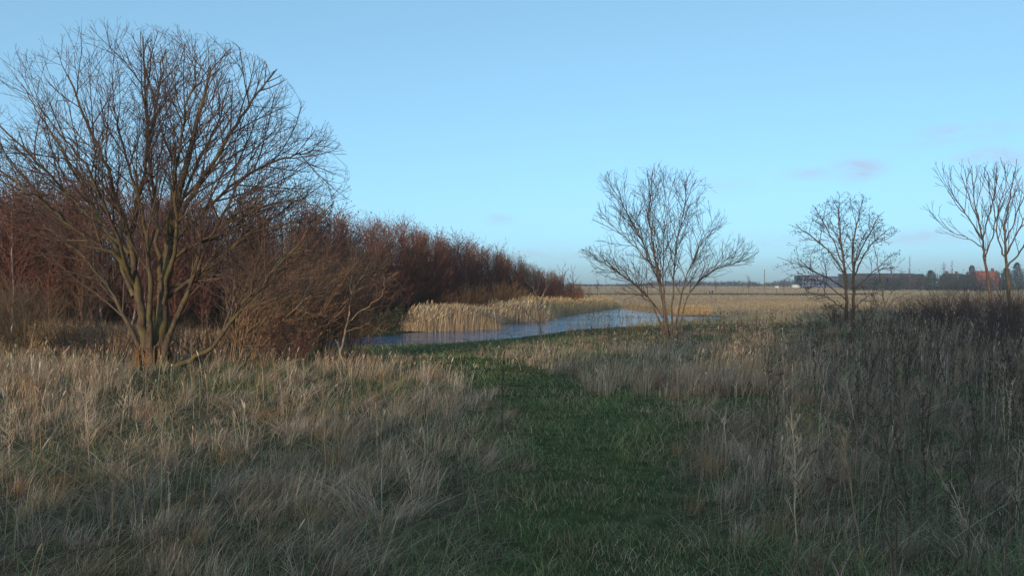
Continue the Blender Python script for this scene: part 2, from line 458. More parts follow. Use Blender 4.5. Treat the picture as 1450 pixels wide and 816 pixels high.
lim('J', [(226, 400, .4), (240, 330, 1.2), (270, 250, 1.9), (310, 175, 2.4), (325, 110, 2.7)], .06, .01, start=.3)
lim('K', [(190, 420, .1), (150, 330, 1.1), (105, 245, 1.9), (60, 165, 2.4), (30, 120, 2.6)], .055, .01, start=.3)
lim('M', [(232, 430, -.05), (250, 340, -.8), (248, 245, -1.5), (262, 150, -1.9), (280, 100, -2.0)], .05, .01, start=.3)
lim('O', [(188, 400, .05), (160, 320, -.9), (118, 230, -1.5), (70, 170, -1.8)], .05, .01, start=.3)
lim('P', [(184, 360, .1), (120, 300, .5), (50, 225, .8), (-10, 170, 1.0), (-50, 120, 1.1)], .045, .01, start=.2)
lim('Q', [(240, 372, .05), (285, 340, -.7), (350, 300, -1.2), (420, 280, -1.4), (465, 300, -1.4)], .035, .007, start=.2)
lim('R', [(237, 410, .1), (290, 385, .6), (355, 345, 1.1), (430, 305, 1.3)], .035, .007, start=.2)
lim('S', [(224, 532, -.1), (240, 478, -.2), (264, 420, -.35), (290, 352, -.5), (332, 275, -.5), (368, 205, -.4)], .075, .01, start=.35)
lim('U', [(209, 532, .15), (188, 470, .3), (158, 412, .6), (118, 362, .9), (62, 322, 1.1)], .06, .009, start=.25)
lim('W', [(217, 532, -.1), (212, 462, -.25), (214, 390, -.4), (205, 318, -.6), (180, 235, -.9), (160, 150, -1.1)], .075, .01, start=.4)
for i, nm in enumerate(['A', 'B', 'C', 'S', 'U', 'W']):
    link('trunk', trunk_mesh(T.lines[0][LIMB[nm]], 12, .8, i), M_BARK, root)
for i, nm in enumerate(['D', 'E', 'F', 'G', 'H', 'I', 'J', 'K', 'M', 'O', 'P', 'Q', 'R']):
    link('limb', trunk_mesh(T.lines[0][LIMB[nm]], 8, 0, 10 + i, .04), M_BARK, root)
# split, torn stump foot between the stems
gs = np.random.default_rng(5); spl = []
for k in range(70):                     # splinters standing round the foot of stems A and B
    a_ = gs.uniform(0, 6.283); cxp, cyd = ((225, .0) if k % 3 else (207, .1)); rad = .20 if k % 3 else .15
    hz = gs.uniform(.15, .62) * (1.7 if k % 9 == 1 else 1)
    p0 = np.array(L(cxp + 3, 530, cyd)) + [math.cos(a_) * rad * 1.5, math.sin(a_) * rad * 1.5, 0]; p1 = np.array(L(cxp, 530, cyd)) + [math.cos(a_) * rad * .95, math.sin(a_) * rad * .95, hz]
    if k % 3 == 0: p1[0] -= .12 * hz
    w_ = gs.uniform(.016, .042)
    spl.append((np.array([p0, p0 * .5 + p1 * .5 - [0, 0, .02], p0 * .15 + p1 * .85, p1 + gs.normal(0, .012, 3)]), np.array([w_ * 1.2, w_, w_ * .8, .006])))
V_, F_, C_ = tubes(spl, 6, np.ones((len(spl), 3)))
o = link('stump', np_mesh('stump', V_ + gs.normal(0, .006, V_.shape), F_), M_BARK_O, root)
o['label'] = 'torn orange wood at the foot of the stems'
o = link('crown', crown_mesh(T, 1, [(.1, .1, .1), (.095, .07, .05), (.09, .06, .05), (.088, .054, .048), (.088, .052, .046)]), M_TWIG, root)
T_BIG = T

# ---- middle bare tree on the pond bank
root, L = tree_root('bare_tree', 950, 29.5, 'bare fan-shaped tree with many thin stems on the pond bank in front of open water')
spec = [dict(dens=5.5, ang=30, angj=10, len=1.8, tap=.45, r=.016, n=7, wob=.07, up=.05, tipr=.35, rmin=.006, rel=.6, cstart=.12),
        dict(dens=5.8, ang=33, angj=10, len=.8, tap=.45, r=.009, n=5, wob=.09, up=.05, tipr=.45, rmin=.0045, cstart=.1),
        dict(dens=4.0, ang=36, angj=12, len=.38, tap=.4, r=.006, n=4, wob=.12, up=.04, tipr=.6, rmin=.004)]
def env_mid(q):
    x, y, z = q; z -= .42
    w_ = np.interp(z, [0, 1.5, 2.9, 4.45, 5.75, 6.3], [.8, 2.2, 3.15, 2.35, 1.1, .4] if x > 0 else [.8, 2.2, 3.35, 2.65, 2.45, .7])
    w_ *= ragged(x, y, z, 5)
    return z < 6.1 + .5 * ragged(x, y, 0, 6, -1, 1) and (x / w_) ** 2 + (y / (w_ * .85)) ** 2 < 1.0
T = Tree(23, spec, env_mid)
mids = [([(947, 486, 0), (936, 410, .05), (925, 350, .1), (917, 300, .1), (925, 245, .1)], .085, .012),
        ([(944, 486, -.1), (925, 430, -.2), (893, 398, -.3), (855, 372, -.4), (822, 352, -.5)], .06, .01),
        ([(950, 486, .1), (953, 400, .2), (958, 340, .3), (972, 285, .4), (985, 255, .4)], .06, .01),
        ([(955, 486, 0), (972, 420, 0), (1000, 388, -.1), (1035, 372, -.2), (1062, 368, -.3)], .055, .009),
        ([(953, 486, .2), (968, 400, .5), (995, 340, .8), (1020, 300, 1.0)], .055, .009),
        ([(934, 405, .05), (908, 340, -.2), (880, 285, -.3), (858, 252, -.4)], .05, .008),
        ([(929, 380, .05), (900, 350, .3), (865, 318, .5), (845, 300, .6)], .04, .008),
        ([(948, 486, -.2), (938, 400, -.9), (940, 320, -1.5), (950, 270, -1.8)], .05, .008),
        ([(948, 486, .3), (935, 400, 1.0), (905, 330, 1.6), (885, 300, 1.8)], .05, .008),
        ([(938, 450, -.1), (915, 415, .4), (875, 385, .8), (840, 380, .9)], .04, .008)]
for i, (pts, r0, r1) in enumerate(mids):
    T.limb([L(*q) for q in pts], r0 * (.9 if i == 0 else .66), r1 * .72, start=.25 if i else .35)
    link('trunk', trunk_mesh(T.lines[0][-1], 8, .3 if pts[0][1] > 460 else 0, 40 + i, .05), M_BARK_D, root)
link('crown', crown_mesh(T, 1, [(.1, .1, .1), (.062, .052, .048), (.062, .05, .047), (.062, .05, .047)]), M_TWIG, root)

# ---- alder with clinging cones and dead leaves
root, L = tree_root('alder_tree', 1203, 39.5, 'dark alder with small clinging cones and leaves on two upright trunks')
spec = [dict(dens=4.6, ang=44, angj=14, len=1.6, tap=.55, r=.02, n=6, wob=.13, up=.05, tipr=.35, rmin=.008, rel=.6, cstart=.15),
        dict(dens=4.0, ang=45, angj=12, len=.75, tap=.4, r=.011, n=5, wob=.16, up=.03, tipr=.5, rmin=.006, cstart=.15),
        dict(dens=3.5, ang=45, angj=14, len=.32, tap=.4, r=.007, n=3, wob=.16, up=.0, tipr=.7, rmin=.005)]
def env_ald(q):
    x, y, z = q
    w_ = np.interp(z, [0, 1.6, 3.15, 4.9, 6.0, 6.7], [.8, 2.2, 2.4, 2.0, 1.4, .3] if x > 0 else [.8, 2.6, 3.7, 2.9, 1.6, .4])
    w_ *= ragged(x, y, z, 7, .72, 1.2)
    return z < 6.7 and (x / w_) ** 2 + (y / 2.6) ** 2 < 1.0
T = Tree(31, spec, env_ald)
for i, (pts, r0, r1) in enumerate([
        ([(1199, 462, 0), (1199, 405, 0), (1192, 350, .05), (1187, 310, .1), (1189, 275, .1)], .12, .012),
        ([(1208, 462, .1), (1209, 400, .1), (1207, 350, .1), (1215, 310, .1), (1222, 285, .1)], .12, .012),
        ([(1199, 410, 0), (1170, 392, -.2), (1135, 376, -.3), (1100, 364, -.3)], .06, .01),
        ([(1197, 390, 0), (1172, 352, .2), (1140, 328, .3), (1116, 318, .3)], .06, .01),
        ([(1209, 392, .1), (1228, 352, -.1), (1248, 332, -.2), (1266, 330, -.2)], .055, .01),
        ([(1208, 375, .1), (1232, 330, .3), (1245, 305, .5), (1252, 300, .5)], .05, .01),
        ([(1195, 375, 0), (1170, 320, -.3), (1150, 290, -.5)], .05, .01),
        ([(1200, 400, 0), (1190, 350, 1.0), (1175, 310, 1.7)], .05, .01),
        ([(1207, 400, 0), (1215, 350, -1.0), (1235, 320, -1.6)], .05, .01),
        ([(1200, 442, 0), (1176, 424, -.4), (1150, 414, -.7), (1132, 416, -.8)], .045, .01),
        ([(1207, 438, 0), (1228, 420, .3), (1250, 412, .5)], .04, .01),
        ([(1198, 425, 0), (1172, 402, .5), (1150, 396, .7), (1128, 385, .8)], .045, .01),
        ([(1208, 412, 0), (1236, 385, -.5), (1256, 368, -.7)], .045, .01)]):
    T.limb([L(*q) for q in pts], r0 * .78, r1 * .85, start=.3)
    link('trunk' if i < 2 else 'limb', trunk_mesh(T.lines[0][-1], 9, .3 if i < 2 else 0, 60 + i, .05), M_BARK_D, root)
link('crown', crown_mesh(T, 1, [(.1, .1, .1), (.055, .042, .036), (.05, .04, .034), (.05, .038, .032)]), M_TWIG, root)
tips = np.array([t[0] for t in T.tips if t[2] >= 2])
g = T.g; k = g.integers(0, len(tips), 2600)
lp = tips[k] + g.normal(0, .06, (2600, 3))
b = Bag().add(leaf_quads(lp, .034, pick([(.05, .036, .026), (.065, .042, .028), (.04, .034, .024)], 2600), g))
link('leaves', b.mesh('leaves', False), M_LEAF, root)

# ---- the two upright sparse trees at the right edge
spec = [dict(dens=2.9, ang=27, angj=9, len=2.3, tap=.4, r=.017, n=6, wob=.08, up=.12, tipr=.35, rmin=.008, rel=.7, cstart=.2),
        dict(dens=1.7, ang=30, angj=8, len=1.0, tap=.4, r=.017, n=5, wob=.08, up=.10, tipr=.5, rmin=.009, cstart=.2),
        dict(dens=1.0, ang=32, angj=10, len=.45, tap=.4, r=.011, n=4, wob=.1, up=.08, tipr=.6, rmin=.007)]
def sparse(px, Y, limbs, seed, label):
    root, L = tree_root('bare_tree', px, Y, label)
    T = Tree(seed, spec, lambda q: q[2] < (wz(226, Y) - h1(wx(px, Y), Y)) - .1 * abs(q[0]) + ragged(q[0], q[1], 0, 8, -.9, .35))
    for i, (pts, r0, r1) in enumerate(limbs):
        T.limb([L(*q) for q in pts], r0 * (.7 if i else .85), r1 * .7, start=.22 if i else .35)
        link('trunk' if i == 0 else 'limb', trunk_mesh(T.lines[0][-1], 9, .25 if i == 0 else 0, seed + i, .05), M_BARK_D, root)
    link('crown', crown_mesh(T, 1, [(.1, .1, .1), (.075, .055, .052), (.07, .05, .05), (.07, .05, .05)]), M_TWIG, root)
sparse(1403, 38, [([(1404, 458, 0), (1403, 420, 0), (1394, 370, 0), (1391, 335, 0), (1380, 285, .1), (1376, 235, .1)], .115, .015),
        ([(1391, 340, 0), (1372, 308, -.1), (1352, 280, -.2), (1343, 262, -.2)], .055, .012),
        ([(1391, 350, 0), (1372, 338, .1), (1352, 330, .2), (1336, 322, .2)], .04, .01),
        ([(1392, 335, 0), (1402, 300, .2), (1412, 265, .3), (1408, 235, .3)], .055, .012),
        ([(1394, 365, 0), (1408, 330, .2), (1410, 300, .3), (1398, 262, .4), (1394, 236, .4)], .05, .012),
        ([(1390, 325, 0), (1372, 280, .2), (1360, 245, .3)], .045, .012)], 71,
       'sparse upright bare tree with forward-leaning grey trunk before the red roof')
sparse(1432, 36, [([(1432, 462, 0), (1428, 400, 0), (1424, 360, 0), (1422, 320, 0), (1432, 270, .1), (1440, 225, .1)], .11, .016),
        ([(1426, 372, 0), (1412, 340, -.2), (1412, 300, -.3), (1424, 262, -.3), (1428, 232, -.3)], .055, .012),
        ([(1424, 362, 0), (1440, 330, .2), (1455, 300, .3), (1468, 262, .4)], .06, .012),
        ([(1426, 380, 0), (1450, 350, .2), (1478, 320, .3), (1495, 280, .3)], .06, .012),
        ([(1423, 345, 0), (1440, 305, -.4), (1458, 255, -.6), (1462, 225, -.7)], .05, .012)], 83,
       'sparse upright bare tree half out of view beside the leaning grey trunk')

# ================================================================== SAPLINGS AND SHRUBS
def sapling(name, px, Y, limbs, seed, label, bark, twcol, sp, cat='sapling', thick=1.0):
    root, L = tree_root(name, px, Y, label, cat)
    T = Tree(seed, sp)
    for i, (pts, r0, r1) in enumerate(limbs):
        T.limb([L(*q) for q in pts], r0 * thick, r1 * thick, start=.3 if i == 0 else .2)
        link('trunk' if i == 0 else 'limb', trunk_mesh(T.lines[0][-1], 8, .2 if i == 0 else 0, seed + i, .05), bark, root)
    link('crown', crown_mesh(T, 1, [twcol] * 4), M_TWIG, root)
    return root
sp_s = [dict(dens=3.0, ang=38, angj=12, len=.7, tap=.4, r=.009, n=5, wob=.12, up=.06, tipr=.5, rmin=.004, cstart=.2),
        dict(dens=4.0, ang=40, angj=12, len=.3, tap=.4, r=.005, n=4, wob=.14, up=.04, tipr=.6, rmin=.003)]
sapling('young_tree', 479, 18.0, [
    ([(478, 528, 0), (484, 490, 0), (492, 455, .1), (497, 410, .1), (498, 375, .2), (496, 345, .2)], .05, .010),
    ([(490, 462, .1), (510, 440, 0), (538, 422, -.1), (546, 405, -.1), (543, 390, -.1)], .028, .007),
    ([(497, 415, .1), (512, 395, .3), (527, 368, .4), (540, 345, .4)], .022, .006),
    ([(498, 378, .2), (506, 355, .1), (516, 330, .0)], .018, .006),
    ([(488, 472, .1), (512, 462, -.4), (530, 450, -.5)], .018, .005),
    ([(497, 400, .1), (480, 370, .3), (470, 345, .3)], .016, .005)], 91, 'pale leaning young tree with forked reddish branches beside the thicket', M_BARK_Y, (.14, .085, .06), sp_s, thick=.62)
sapling('young_tree', 766, 33, [
    ([(767, 488, 0), (766, 468, 0), (764, 458, 0), (761, 430, .1), (757, 410, .1), (750, 385, .1)], .04, .010),
    ([(765, 462, 0), (755, 450, -.1), (746, 443, -.2), (738, 436, -.3)], .03, .010),
    ([(763, 440, .1), (770, 418, .1), (774, 398, .1), (776, 385, .1)], .028, .009),
    ([(760, 418, .1), (752, 405, .2), (742, 396, .2)], .022, .008),
    ([(759, 415, .1), (764, 402, 0), (766, 388, 0)], .022, .008),
    ([(766, 458, 0), (776, 448, .2), (786, 440, .2)], .02, .007)], 93, 'thin leafless young tree standing alone at the near pond edge', M_BARK_Y, (.24, .18, .14), sp_s, thick=1.0)
sapling('young_tree', 1250, 36, [
    ([(1250, 462, 0), (1253, 440, 0), (1250, 415, .1), (1246, 385, .1), (1240, 360, .1), (1236, 345, .1)], .045, .010),
    ([(1254, 438, 0), (1265, 425, -.2), (1280, 418, -.3), (1292, 410, -.3)], .03, .009),
    ([(1254, 445, 0), (1240, 425, .2), (1228, 412, .3)], .025, .008),
    ([(1252, 440, 0), (1262, 412, .3), (1268, 405, .4)], .02, .008)], 95, 'slender pale-stemmed sapling with a crooked side branch right of the alder', M_BARK_Y, (.09, .07, .06), sp_s)

def shrub(name, px, Y, nst, hgt, spread, seed, label, col, cat='shrub', group=None, lean=(0, 0), sp=None, r=.018, leaves=None, wind=0., curve=.35):
    x = wx(px, Y); zz = h1(x, Y) - .04
    root = tag(empty(name, (x, Y, zz)), label, cat, group)
    sp = sp or [dict(dens=5.5, ang=28, angj=10, len=.38 * hgt, tap=.4, r=r * .5, n=5, wob=.1, up=.05, wind=wind, tipr=.5, rmin=r * .2, cstart=.15),
                dict(dens=6.5, ang=30, angj=12, len=.17 * hgt, tap=.3, r=r * .28, n=4, wob=.12, up=.04, wind=wind, tipr=.6, rmin=r * .15)]
    T = Tree(seed, sp); g = T.g
    for i in range(nst):
        az = g.uniform(0, 6.283); out = spread * math.sqrt(g.uniform(.05, 1)); hh = hgt * g.uniform(.65, 1.0) * (1 - .25 * (out / spread) ** 2)
        p0 = np.array([math.cos(az), math.sin(az), 0]) * out * .22
        tip = np.array([math.cos(az) * out + lean[0] * g.uniform(.5, 1.2), math.sin(az) * out + lean[1] * g.uniform(.5, 1.2), hh])
        mid = p0 * .5 + tip * .5; mid[2] = hh * (.5 + curve * .35)
        T.limb([p0, p0 * .75 + mid * .25 + [0, 0, hh * .06], mid, mid * .4 + tip * .6 + [0, 0, hh * .04], tip], r * g.uniform(.7, 1.2), r * .25, sub=2, start=.15)
    st = T.lines[0]
    b = Bag().add(tubes(st, 5, np.clip(np.array(col)[None] * 1.15 * (1 + g.normal(0, .15, (len(st), 1))), .01, .8)))
    link('stems', b.mesh('stems'), M_TWIG, root)
    link('crown', crown_mesh(T, 1, [col] * 4), M_TWIG, root)
    if leaves:
        nl, size, cols = leaves
        tips = np.array([t[0] for t in T.tips]); k = g.integers(0, len(tips), nl)
        b = Bag().add(leaf_quads(tips[k] + g.normal(0, .05, (nl, 3)), size, pick(cols, nl), g))
        link('leaves', b.mesh('leaves', False), M_LEAF, root)
    return root
BR = (.135, .085, .055); RB = (.15, .072, .045); GR = (.11, .085, .075)
# thicket right of the big tree: arching brown branches sweeping to the right
shrub('arching_shrub', 340, 18.0, 24, 3.0, 1.7, 101, 'tall brown arching shrub pressed against the right side of the big tree', (.25, .165, .105), lean=(.9, 0), r=.017, wind=.05)
shrub('arching_shrub', 415, 19.2, 25, 2.9, 1.6, 102, 'dense tawny shrub with fine branches sweeping right in the middle of the thicket', (.25, .155, .10), lean=(.8, 0), r=.016, wind=.05)
shrub('arching_shrub', 462, 20.5, 24, 2.5, 1.2, 103, 'reddish shrub at the right end of the thicket behind the pale young tree', (.23, .13, .09), lean=(.45, 0), r=.014, wind=.04)
shrub('low_shrub', 425, 17.4, 22, 1.15, .8, 104, 'low purple-brown leafy shrub at the foot of the tawny thicket', (.09, .05, .042), r=.009, leaves=(500, .03, [(.12, .05, .04), (.16, .08, .05), (.09, .045, .04)]))
shrub('arching_shrub', 500, 20.0, 22, 1.9, 1.1, 117, 'lower reddish-tan shrub filling the right end of the thicket', (.18, .10, .07), lean=(.4, 0), r=.012, wind=.04)
shrub('low_shrub', 375, 17.3, 24, 1.5, 1.1, 118, 'dense brown brush low in front of the tall arching shrub', (.14, .085, .06), r=.010)
shrub('low_shrub', 300, 17.6, 22, 1.3, .9, 105, 'low tangled brown shrub beneath the right limb of the big tree', (.11, .07, .05), r=.010)
shrub('bramble_bush', 160, 17.8, 26, 1.25, 1.2, 106, 'dark tangled bramble left of the big trunks in front of pale reeds', (.045, .035, .035), r=.010, curve=.8)
shrub('willow_bush', 32, 20.0, 40, 1.9, 1.4, 107, 'fine twigged olive brown willow bush at the left edge beyond the grass', (.15, .11, .065), r=.010)
shrub('willow_bush', -55, 19.0, 32, 2.2, 1.3, 108, 'willow bush mostly out of view beyond the left edge', (.14, .10, .065), r=.011)
shrub('willow_bush', 95, 21.5, 34, 1.7, 1.3, 113, 'brown twiggy willow bush before the dark wood, left of the bramble', (.12, .085, .055), r=.010)
shrub('willow_bush', -10, 23.0, 34, 2.0, 1.6, 114, 'taller brown willow bush beyond the olive brown one at the left edge', (.125, .08, .055), r=.011)
shrub('bramble_bush', 255, 19.0, 24, 1.1, 1.0, 115, 'dark tangled bramble behind the torn foot of the big tree', (.05, .038, .036), r=.010, curve=.8)
shrub('bramble_bush', 215, 21.0, 28, 1.3, 1.4, 116, 'low dark bramble heap farther back behind the big trunks', (.06, .042, .036), r=.010, curve=.8)
# alder foot
shrub('low_shrub', 1182, 38.6, 20, 1.1, 1.3, 111, 'low brown shrub still holding dead leaves at the foot of the alder', (.075, .05, .04), r=.010, leaves=(500, .04, [(.10, .055, .035), (.07, .045, .03)]))
shrub('low_shrub', 1228, 40.5, 16, 1.3, .9, 112, 'small dark twiggy shrub between the alder and the slender sapling', (.065, .05, .045), r=.011)
# thorn scrub along the right
for i, (px, Yd, hh, sprd, col) in enumerate([(1300, 36, 1.5, 1.4, (.075, .055, .05)), (1345, 33, 1.75, 1.5, (.07, .05, .05)), (1390, 30, 1.8, 1.5, (.068, .05, .05)),
        (1440, 27, 1.8, 1.5, (.07, .05, .048)), (1335, 42, 1.8, 2.0, (.065, .05, .045)), (1378, 44, 2.1, 2.2, (.06, .05, .045)), (1430, 33, 2.0, 1.8, (.07, .055, .05)),
        (1475, 29, 1.6, 1.4, (.07, .055, .05)), (1415, 23, 1.15, 1.0, (.075, .055, .055)), (1280, 45, 1.0, 1.5, (.07, .05, .045))]):
    shrub('thorn_scrub', px, Yd, 34, hh, sprd, 120 + i, 'dark leafless scrub bush among weeds below the right edge trees', col, 'shrub', 'scrub bushes along the right side', r=.010)
# ================================================================== GRASS
STRAW = [(.47, .36, .25), (.39, .295, .20), (.56, .44, .315), (.33, .24, .165), (.43, .335, .245), (.64, .52, .39), (.25, .175, .12)]
RUSSET = [(.36, .22, .11), (.30, .17, .085), (.40, .26, .13)]
GREYST = [(.33, .25, .19), (.27, .20, .155), (.38, .295, .225), (.20, .14, .12), (.45, .36, .27), (.15, .10, .09)]
GREEN = [(.14, .225, .09), (.165, .24, .095), (.10, .17, .072), (.19, .24, .10), (.25, .255, .13)]
OLIVE = [(.10, .11, .05), (.13, .12, .06), (.085, .10, .05), (.17, .145, .08)]

def rand_ground(n, y0, y1, xl=None, xr=None):
    y = np.sqrt(RNG.uniform(y0 * y0, y1 * y1, n))
    half = (.74 * y + 2.2)
    x = RNG.uniform(-1, 1, n) * half
    return x, y
def near_water(x, y):
    s = (y > 22) & (y < 75); k = np.ones(x.shape)
    if s.any(): k[s] = np.clip(np.clip(pond_sd(x[s], y[s]), 0, 99) / 16, .3, 1)
    return k
def lush(x, y):
    """how much tall dry grass stands here, 0..1"""
    p = path_m(x, y)
    n = fbm(x * .55, y * .55, 41)
    open_ = sstep(.34, .56, n)
    d = (1 - p) * (.14 + .86 * open_)
    sd = np.full(x.shape, 99.); s = (y > 20) & (y < 70)
    if s.any(): sd[s] = pond_sd(x[s], y[s])
    bank = (sd < 6.5) & (x > -8) & (x < 2.5) & (y < 45)
    d = np.where(bank, d * .12, d)
    back = (y > 18.2) & (x < -.15 * y)
    d = np.where(back, d * .22, d)
    d = np.where(sd < .3, 0, d)
    return d
dry, grn, thatchb = Bag(), Bag(), Bag()
BINS = [(1.8, 5.5), (5.5, 8), (8, 11.5), (11.5, 16), (16, 23), (23, 33), (33, 48), (48, 80)]
for (y0, y1) in BINS:
    ym = (y0 + y1) / 2; area = .74 * (y1 ** 2 - y0 ** 2) + 4.4 * (y1 - y0)
    wsc = max(1.0, ym / 6.0) ** .85                      # farther blades are a little broader, fewer
    # --- tussocks: blades in a splayed bunch
    dens = 7.5 if y0 < 12 else 4.5 if y0 < 23 else 2.2 if y0 < 33 else .9
    nt = int(area * dens)
    tx, ty = rand_ground(nt, y0, y1)
    keep = RNG.uniform(0, 1, nt) < lush(tx, ty) * (1 - .0)
    tx, ty = tx[keep], ty[keep]; nt = len(tx)
    per = int((90 if y0 < 8 else 62 if y0 < 16 else 34 if y0 < 30 else 18))
    ts = RNG.gamma(6, 1 / 6., nt)                          # tussock size
    right = sstep(.5, 3.0, tx - np.interp(ty, PTH_Y, PTH_X)) * (1 - .85 * sstep(12.5, 13.5, ty) * (1 - sstep(4.5, 7, tx)) * (1 - sstep(21, 26, ty)))
    th = (.31 + .14 * (fbm(tx * .4, ty * .4, 51) - .5) * 2) * ts ** .5
    far_c = sstep(14.5, 18, ty) * (1 - sstep(.36, .5, np.abs(tx / ty - .06)))
    th = th * (1 - .22 * (1 - sstep(9, 12, ty)) + .35 * sstep(11.5, 13.5, ty)) * (1 - .42 * far_c) * (1 - .55 * np.clip(path_m(tx, ty), 0, 1))
    th = th * near_water(tx, ty)
    tilt = np.stack([.09 + .26 * (fbm(tx * .35, ty * .35, 61) - .4), .22 * (fbm(tx * .35, ty * .35, 62) - .5)], 1) * 1.3
    flop = sstep(.42, .7, fbm(tx * .8, ty * .8, 66) + .10 * (1 - sstep(9, 12.5, ty)) - .15 * sstep(12, 14, ty))       # matted, blown-over bunches
    k = np.repeat(np.arange(nt), per); n = len(k)
    rad = np.abs(RNG.normal(0, 1, n)) * .085 * ts[k] * (1 + .3 * (wsc - 1)); az = RNG.uniform(0, 6.283, n)
    bx = tx[k] + rad * np.cos(az); by = ty[k] + rad * np.sin(az)
    hh = th[k] * RNG.uniform(.45, 1.25, n) * (1 - .35 * flop[k])
    spl = (.22 + .35 * flop[k]) * hh * RNG.uniform(.2, 1.4, n)
    ln = np.stack([np.cos(az) * spl, np.sin(az) * spl], 1) + tilt[k] * hh[:, None] * (1 + 1.6 * flop[k])[:, None] + RNG.normal(0, .15, (n, 2)) * hh[:, None]
    colr = pick(STRAW, n, .28)
    tone = RNG.normal(0, .16, nt)[k]
    colr = colr * (1 + tone)[:, None]
    rs = RNG.uniform(0, 1, nt)[k]
    colr = np.where((rs < .14)[:, None], pick(RUSSET, n), colr)
    gs = np.where(RNG.uniform(0, 1, n) < right[k] * .85, 1, 0)[:, None]
    colr = np.where(gs == 1, pick(GREYST, n), colr)
    colr = np.where(((RNG.uniform(0, 1, n) < .16) & (hh < th[k] * .8))[:, None], pick(OLIVE, n), colr)
    base = np.stack([bx, by, height(bx, by) - .01], 1)
    dry.add(blades(base, hh, ln, RNG.uniform(.0019, .0039, n) * wsc, np.clip(colr, .01, .8), droop=.12))
    # --- loose tall stems with seed heads
    dens = 22 if y0 < 8 else 24 if y0 < 11 else 44 if y0 < 16 else 26 if y0 < 23 else 11 if y0 < 33 else 6
    n = int(area * dens); sx_, sy_ = rand_ground(n, y0, y1)
    keep = RNG.uniform(0, 1, n) < lush(sx_, sy_) * .95 * (.25 + .75 * sstep(.4, .6, fbm(sx_ * .9, sy_ * .9, 71)))
    sx_, sy_ = sx_[keep], sy_[keep]; n = len(sx_)
    hh = RNG.uniform(.28, .62, n) * (1 - .45 * sstep(14.5, 18, sy_) * (1 - sstep(.36, .5, np.abs(sx_ / sy_ - .06))))
    hh = hh * near_water(sx_, sy_)
    ln = np.stack([.06 + RNG.normal(0, .13, n), RNG.normal(0, .12, n)], 1) * hh[:, None]
    right = sstep(.5, 3.0, sx_ - np.interp(sy_, PTH_Y, PTH_X)) * (1 - .85 * sstep(12.5, 13.5, sy_) * (1 - sstep(4.5, 7, sx_)) * (1 - sstep(21, 26, sy_)))
    hh = hh * (1 + .4 * right)
    colr = np.where((RNG.uniform(0, 1, n) < right * .8)[:, None], pick(GREYST, n), pick(STRAW, n))
    base = np.stack([sx_, sy_, height(sx_, sy_) - .01], 1)
    wd = RNG.uniform(.0022, .0036, n) * wsc
    fc = RNG.uniform(0, math.pi, n)
    dry.add(blades(base, hh, ln, wd, colr, face=fc, droop=.04, prof=(1, .85, .7)))
    # seed plumes at the tip of some stems
    s = RNG.uniform(0, 1, n) < .45
    q = base[s].copy(); q[:, :2] += ln[s] * .80; q[:, 2] += hh[s] * (.86 - .04 * .74)
    dry.add(blades(q, hh[s] * .17, ln[s] * .45, wd[s] * RNG.uniform(2.0, 4.0, s.sum()), np.clip(colr[s] * 1.1, 0, .8), face=fc[s], prof=(.3, 1, .8), pw=1.2))
    # --- big blown-over tussocks, combed by the wind
    if y0 < 16:
        nt2 = int(area * 1.3); tx, ty = rand_ground(nt2, y0, y1); keep = (path_m(tx, ty) < .25) & (RNG.uniform(0, 1, nt2) < .35 + .65 * sstep(.42, .6, fbm(tx * .5, ty * .5, 45)))
        tx, ty = tx[keep], ty[keep]; nt2 = len(tx); per = 150 if y0 < 8 else 90; k = np.repeat(np.arange(nt2), per); n = len(k)
        sz = RNG.uniform(.7, 1.3, nt2); dr = RNG.normal(-.2, .75, nt2) + np.where(RNG.uniform(0, 1, nt2) < .2, 3.1, 0); tone = RNG.uniform(.75, 1.3, nt2)
        az = RNG.uniform(0, 6.283, n); rad = np.sqrt(RNG.uniform(0, 1, n)) * .13 * sz[k]
        bx = tx[k] + rad * np.cos(az); by = ty[k] + rad * np.sin(az); hh = RNG.uniform(.16, .46, n) * sz[k]
        a2 = dr[k] + RNG.normal(0, .8, n); ll = hh * RNG.uniform(.2, 1.4, n)
        ln = np.stack([np.cos(a2) * ll, np.sin(a2) * ll], 1)
        cc = np.where((RNG.uniform(0, 1, n) < .3)[:, None], pick(GREYST, n), pick(STRAW, n)) * tone[k][:, None]
        rt = sstep(1.5, 4, tx)[k]; cc = np.where((RNG.uniform(0, 1, n) < .6 * rt)[:, None], pick(GREYST, n), cc)
        dry.add(blades(np.stack([bx, by, height(bx, by) - .01], 1), hh, ln, RNG.uniform(.0022, .0042, n) * wsc, np.clip(cc, .01, .8), droop=.38, pw=1.25))
    # --- broken and bent stems lying every way through the tufts
    dens = 26 if y0 < 8 else 20 if y0 < 12 else 12 if y0 < 23 else 3
    n = int(area * dens); qx, qy = rand_ground(n, y0, y1); keep = RNG.uniform(0, 1, n) < lush(qx, qy) * .9; qx, qy = qx[keep], qy[keep]; n = len(qx)
    az = RNG.uniform(0, 6.283, n); hh = RNG.uniform(.12, .38, n); ll = RNG.uniform(.15, .45, n)
    dry.add(blades(np.stack([qx, qy, height(qx, qy) + RNG.uniform(0, .06, n)], 1), hh, np.stack([np.cos(az) * ll, np.sin(az) * ll], 1), RNG.uniform(.002, .0034, n) * wsc,
                   np.where((RNG.uniform(0, 1, n) < .4)[:, None], pick(GREYST, n), pick(STRAW, n)), pw=1.0, droop=.1, prof=(1, .9, .8)))
    # --- fine dead herb stems, dense on the right hand side
    dens = 26 if y0 < 8 else 24 if y0 < 12 else 20 if y0 < 23 else 9 if y0 < 33 else 5 if y0 < 48 else 1.5
    n = int(area * dens); hx_, hy_ = rand_ground(n, y0, y1)
